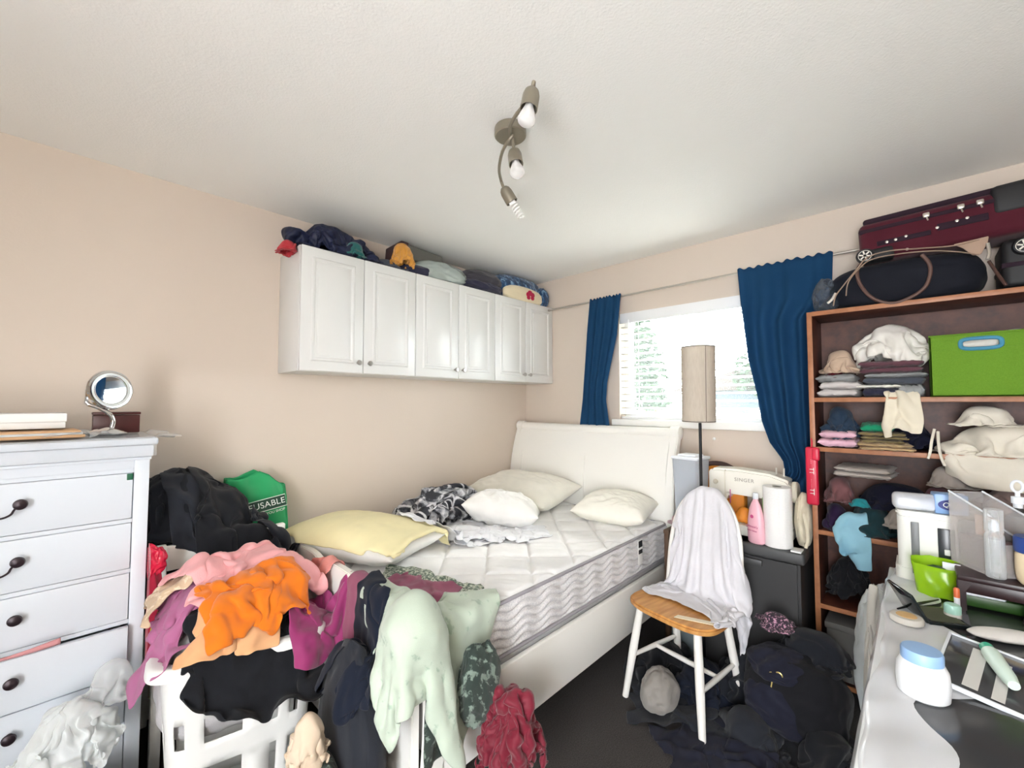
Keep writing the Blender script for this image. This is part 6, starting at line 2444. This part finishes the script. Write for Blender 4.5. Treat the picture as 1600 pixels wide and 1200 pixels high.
MB().lathe([(.019, .02), (.0195, .04), (.016, .045), (0, .046)], 24).build('cap', 'mint', mc_)
paint('soap_white', '#e9e7e3', .6, bump=.15, bscale=40)
so_ = thing('white_pouch', 'oval white flat pouch lying in front of the riser foot', 'pouch', (1.80, -.155, DZ2 + .014), R_(-62), None, (0, R_(0), R_(-62)))
b = MB()
b.ell((0, 0, 0), (.085, .036, .0135), 40, 16, None, lambda p: 1 + .04 * noise.noise(p * 2))
b.build('body', 'soap_white', so_)
paint('powder_white', '#eceff2', .4)
paint('cap_blue', '#8fb2dc', .4)
tp = thing('powder_bottle', 'white powder bottle with a pale blue cap at the near end of the desk', 'bottle', (1.345, .012, DZ2), R_(20), None, (0, 0, R_(20)))
b = MB()
b.lathe([(.040, 0), (.044, .004), (.046, .03), (.044, .06), (.036, .076), (0, .080)], 36)
for v_ in b.bm.verts:
    v_.co.y *= 1.0
b.build('bottle', 'powder_white', tp)
MB().lathe([(.0355, .072), (.0365, .076), (.0365, .094), (.034, .099), (0, .1005)], 36).build('cap', 'cap_blue', tp)
paint('photo_strip', '#c9c7c3', .3)
pf = thing('photo_card', 'glossy tilted frame with pale streaks on the desk', 'frame', (1.50, -.11, DZ2 + .018), 0, None, (R_(6), R_(-8), R_(-10)))
MB().box(-.11, .11, -.09, .09, 0, .006, .002).build('glass', 'desk_top_dark', pf)
b = MB()
for x0, x1, y0, y1 in ((-.112, .112, -.092, -.086), (-.112, .112, .086, .092), (-.112, -.106, -.09, .09), (.106, .112, -.09, .09)):
    b.box(x0, x1, y0, y1, -.001, .009, .001)
b.build('border', 'frost_white', pf)
MB().box(-.09, .08, .02, .045, .006, .007, 0).box(-.095, .06, -.02, .0, .006, .007, 0).build('streaks', 'photo_strip', pf)
paint('tube_mint', '#cfe3d8', .35)
paint('cap_green', '#2fa585', .35)
tu = thing('cream_tube', 'pale cream tube with a green cap lying on the tilted frame', 'tube', (1.52, -.115, DZ2 + .045), 0, None, (0, R_(-6), R_(12)))
MB().lathe([(.016, 0), (.017, .02), (.015, .09), (.010, .12)], 20, rotm((.04, 0, 0), 0, -pi / 2, 0)).build('tube', 'tube_mint', tu)
MB().lathe([(.013, 0), (.013, .022), (.010, .025), (0, .025)], 20, rotm((.04, 0, 0), 0, pi / 2, 0)).build('cap', 'cap_green', tu)
MB().tube([(-.20, .0, 0), (0, .0, 0)], .002, 6)
pz = thing('tweezers', 'thin dark metal tweezers lying across the plastic sheet on the desk', 'tweezers', (1.90, .02, DZ2 + .009), R_(150))
MB().tube([(-.10, -.003, 0), (0, -.004, .002), (.10, .003, .001)], .0022, 6).tube([(-.10, -.003, 0), (0, .004, .002), (.10, .004, .001)], .0022, 6).build('prongs', 'black_metal', pz)
gl = thing('green_packet', 'green and white packet lying under the dark riser', 'packet', (2.10, -.16, DZ2 + .002), R_(5))
MB().box(-.08, .09, -.075, .08, 0, .035, .006).build('packet', 'green_dark', gl)
MB().box(-.085, -.02, -.01, .078, .035, .045, .004).build('paper', 'frost_white', gl)
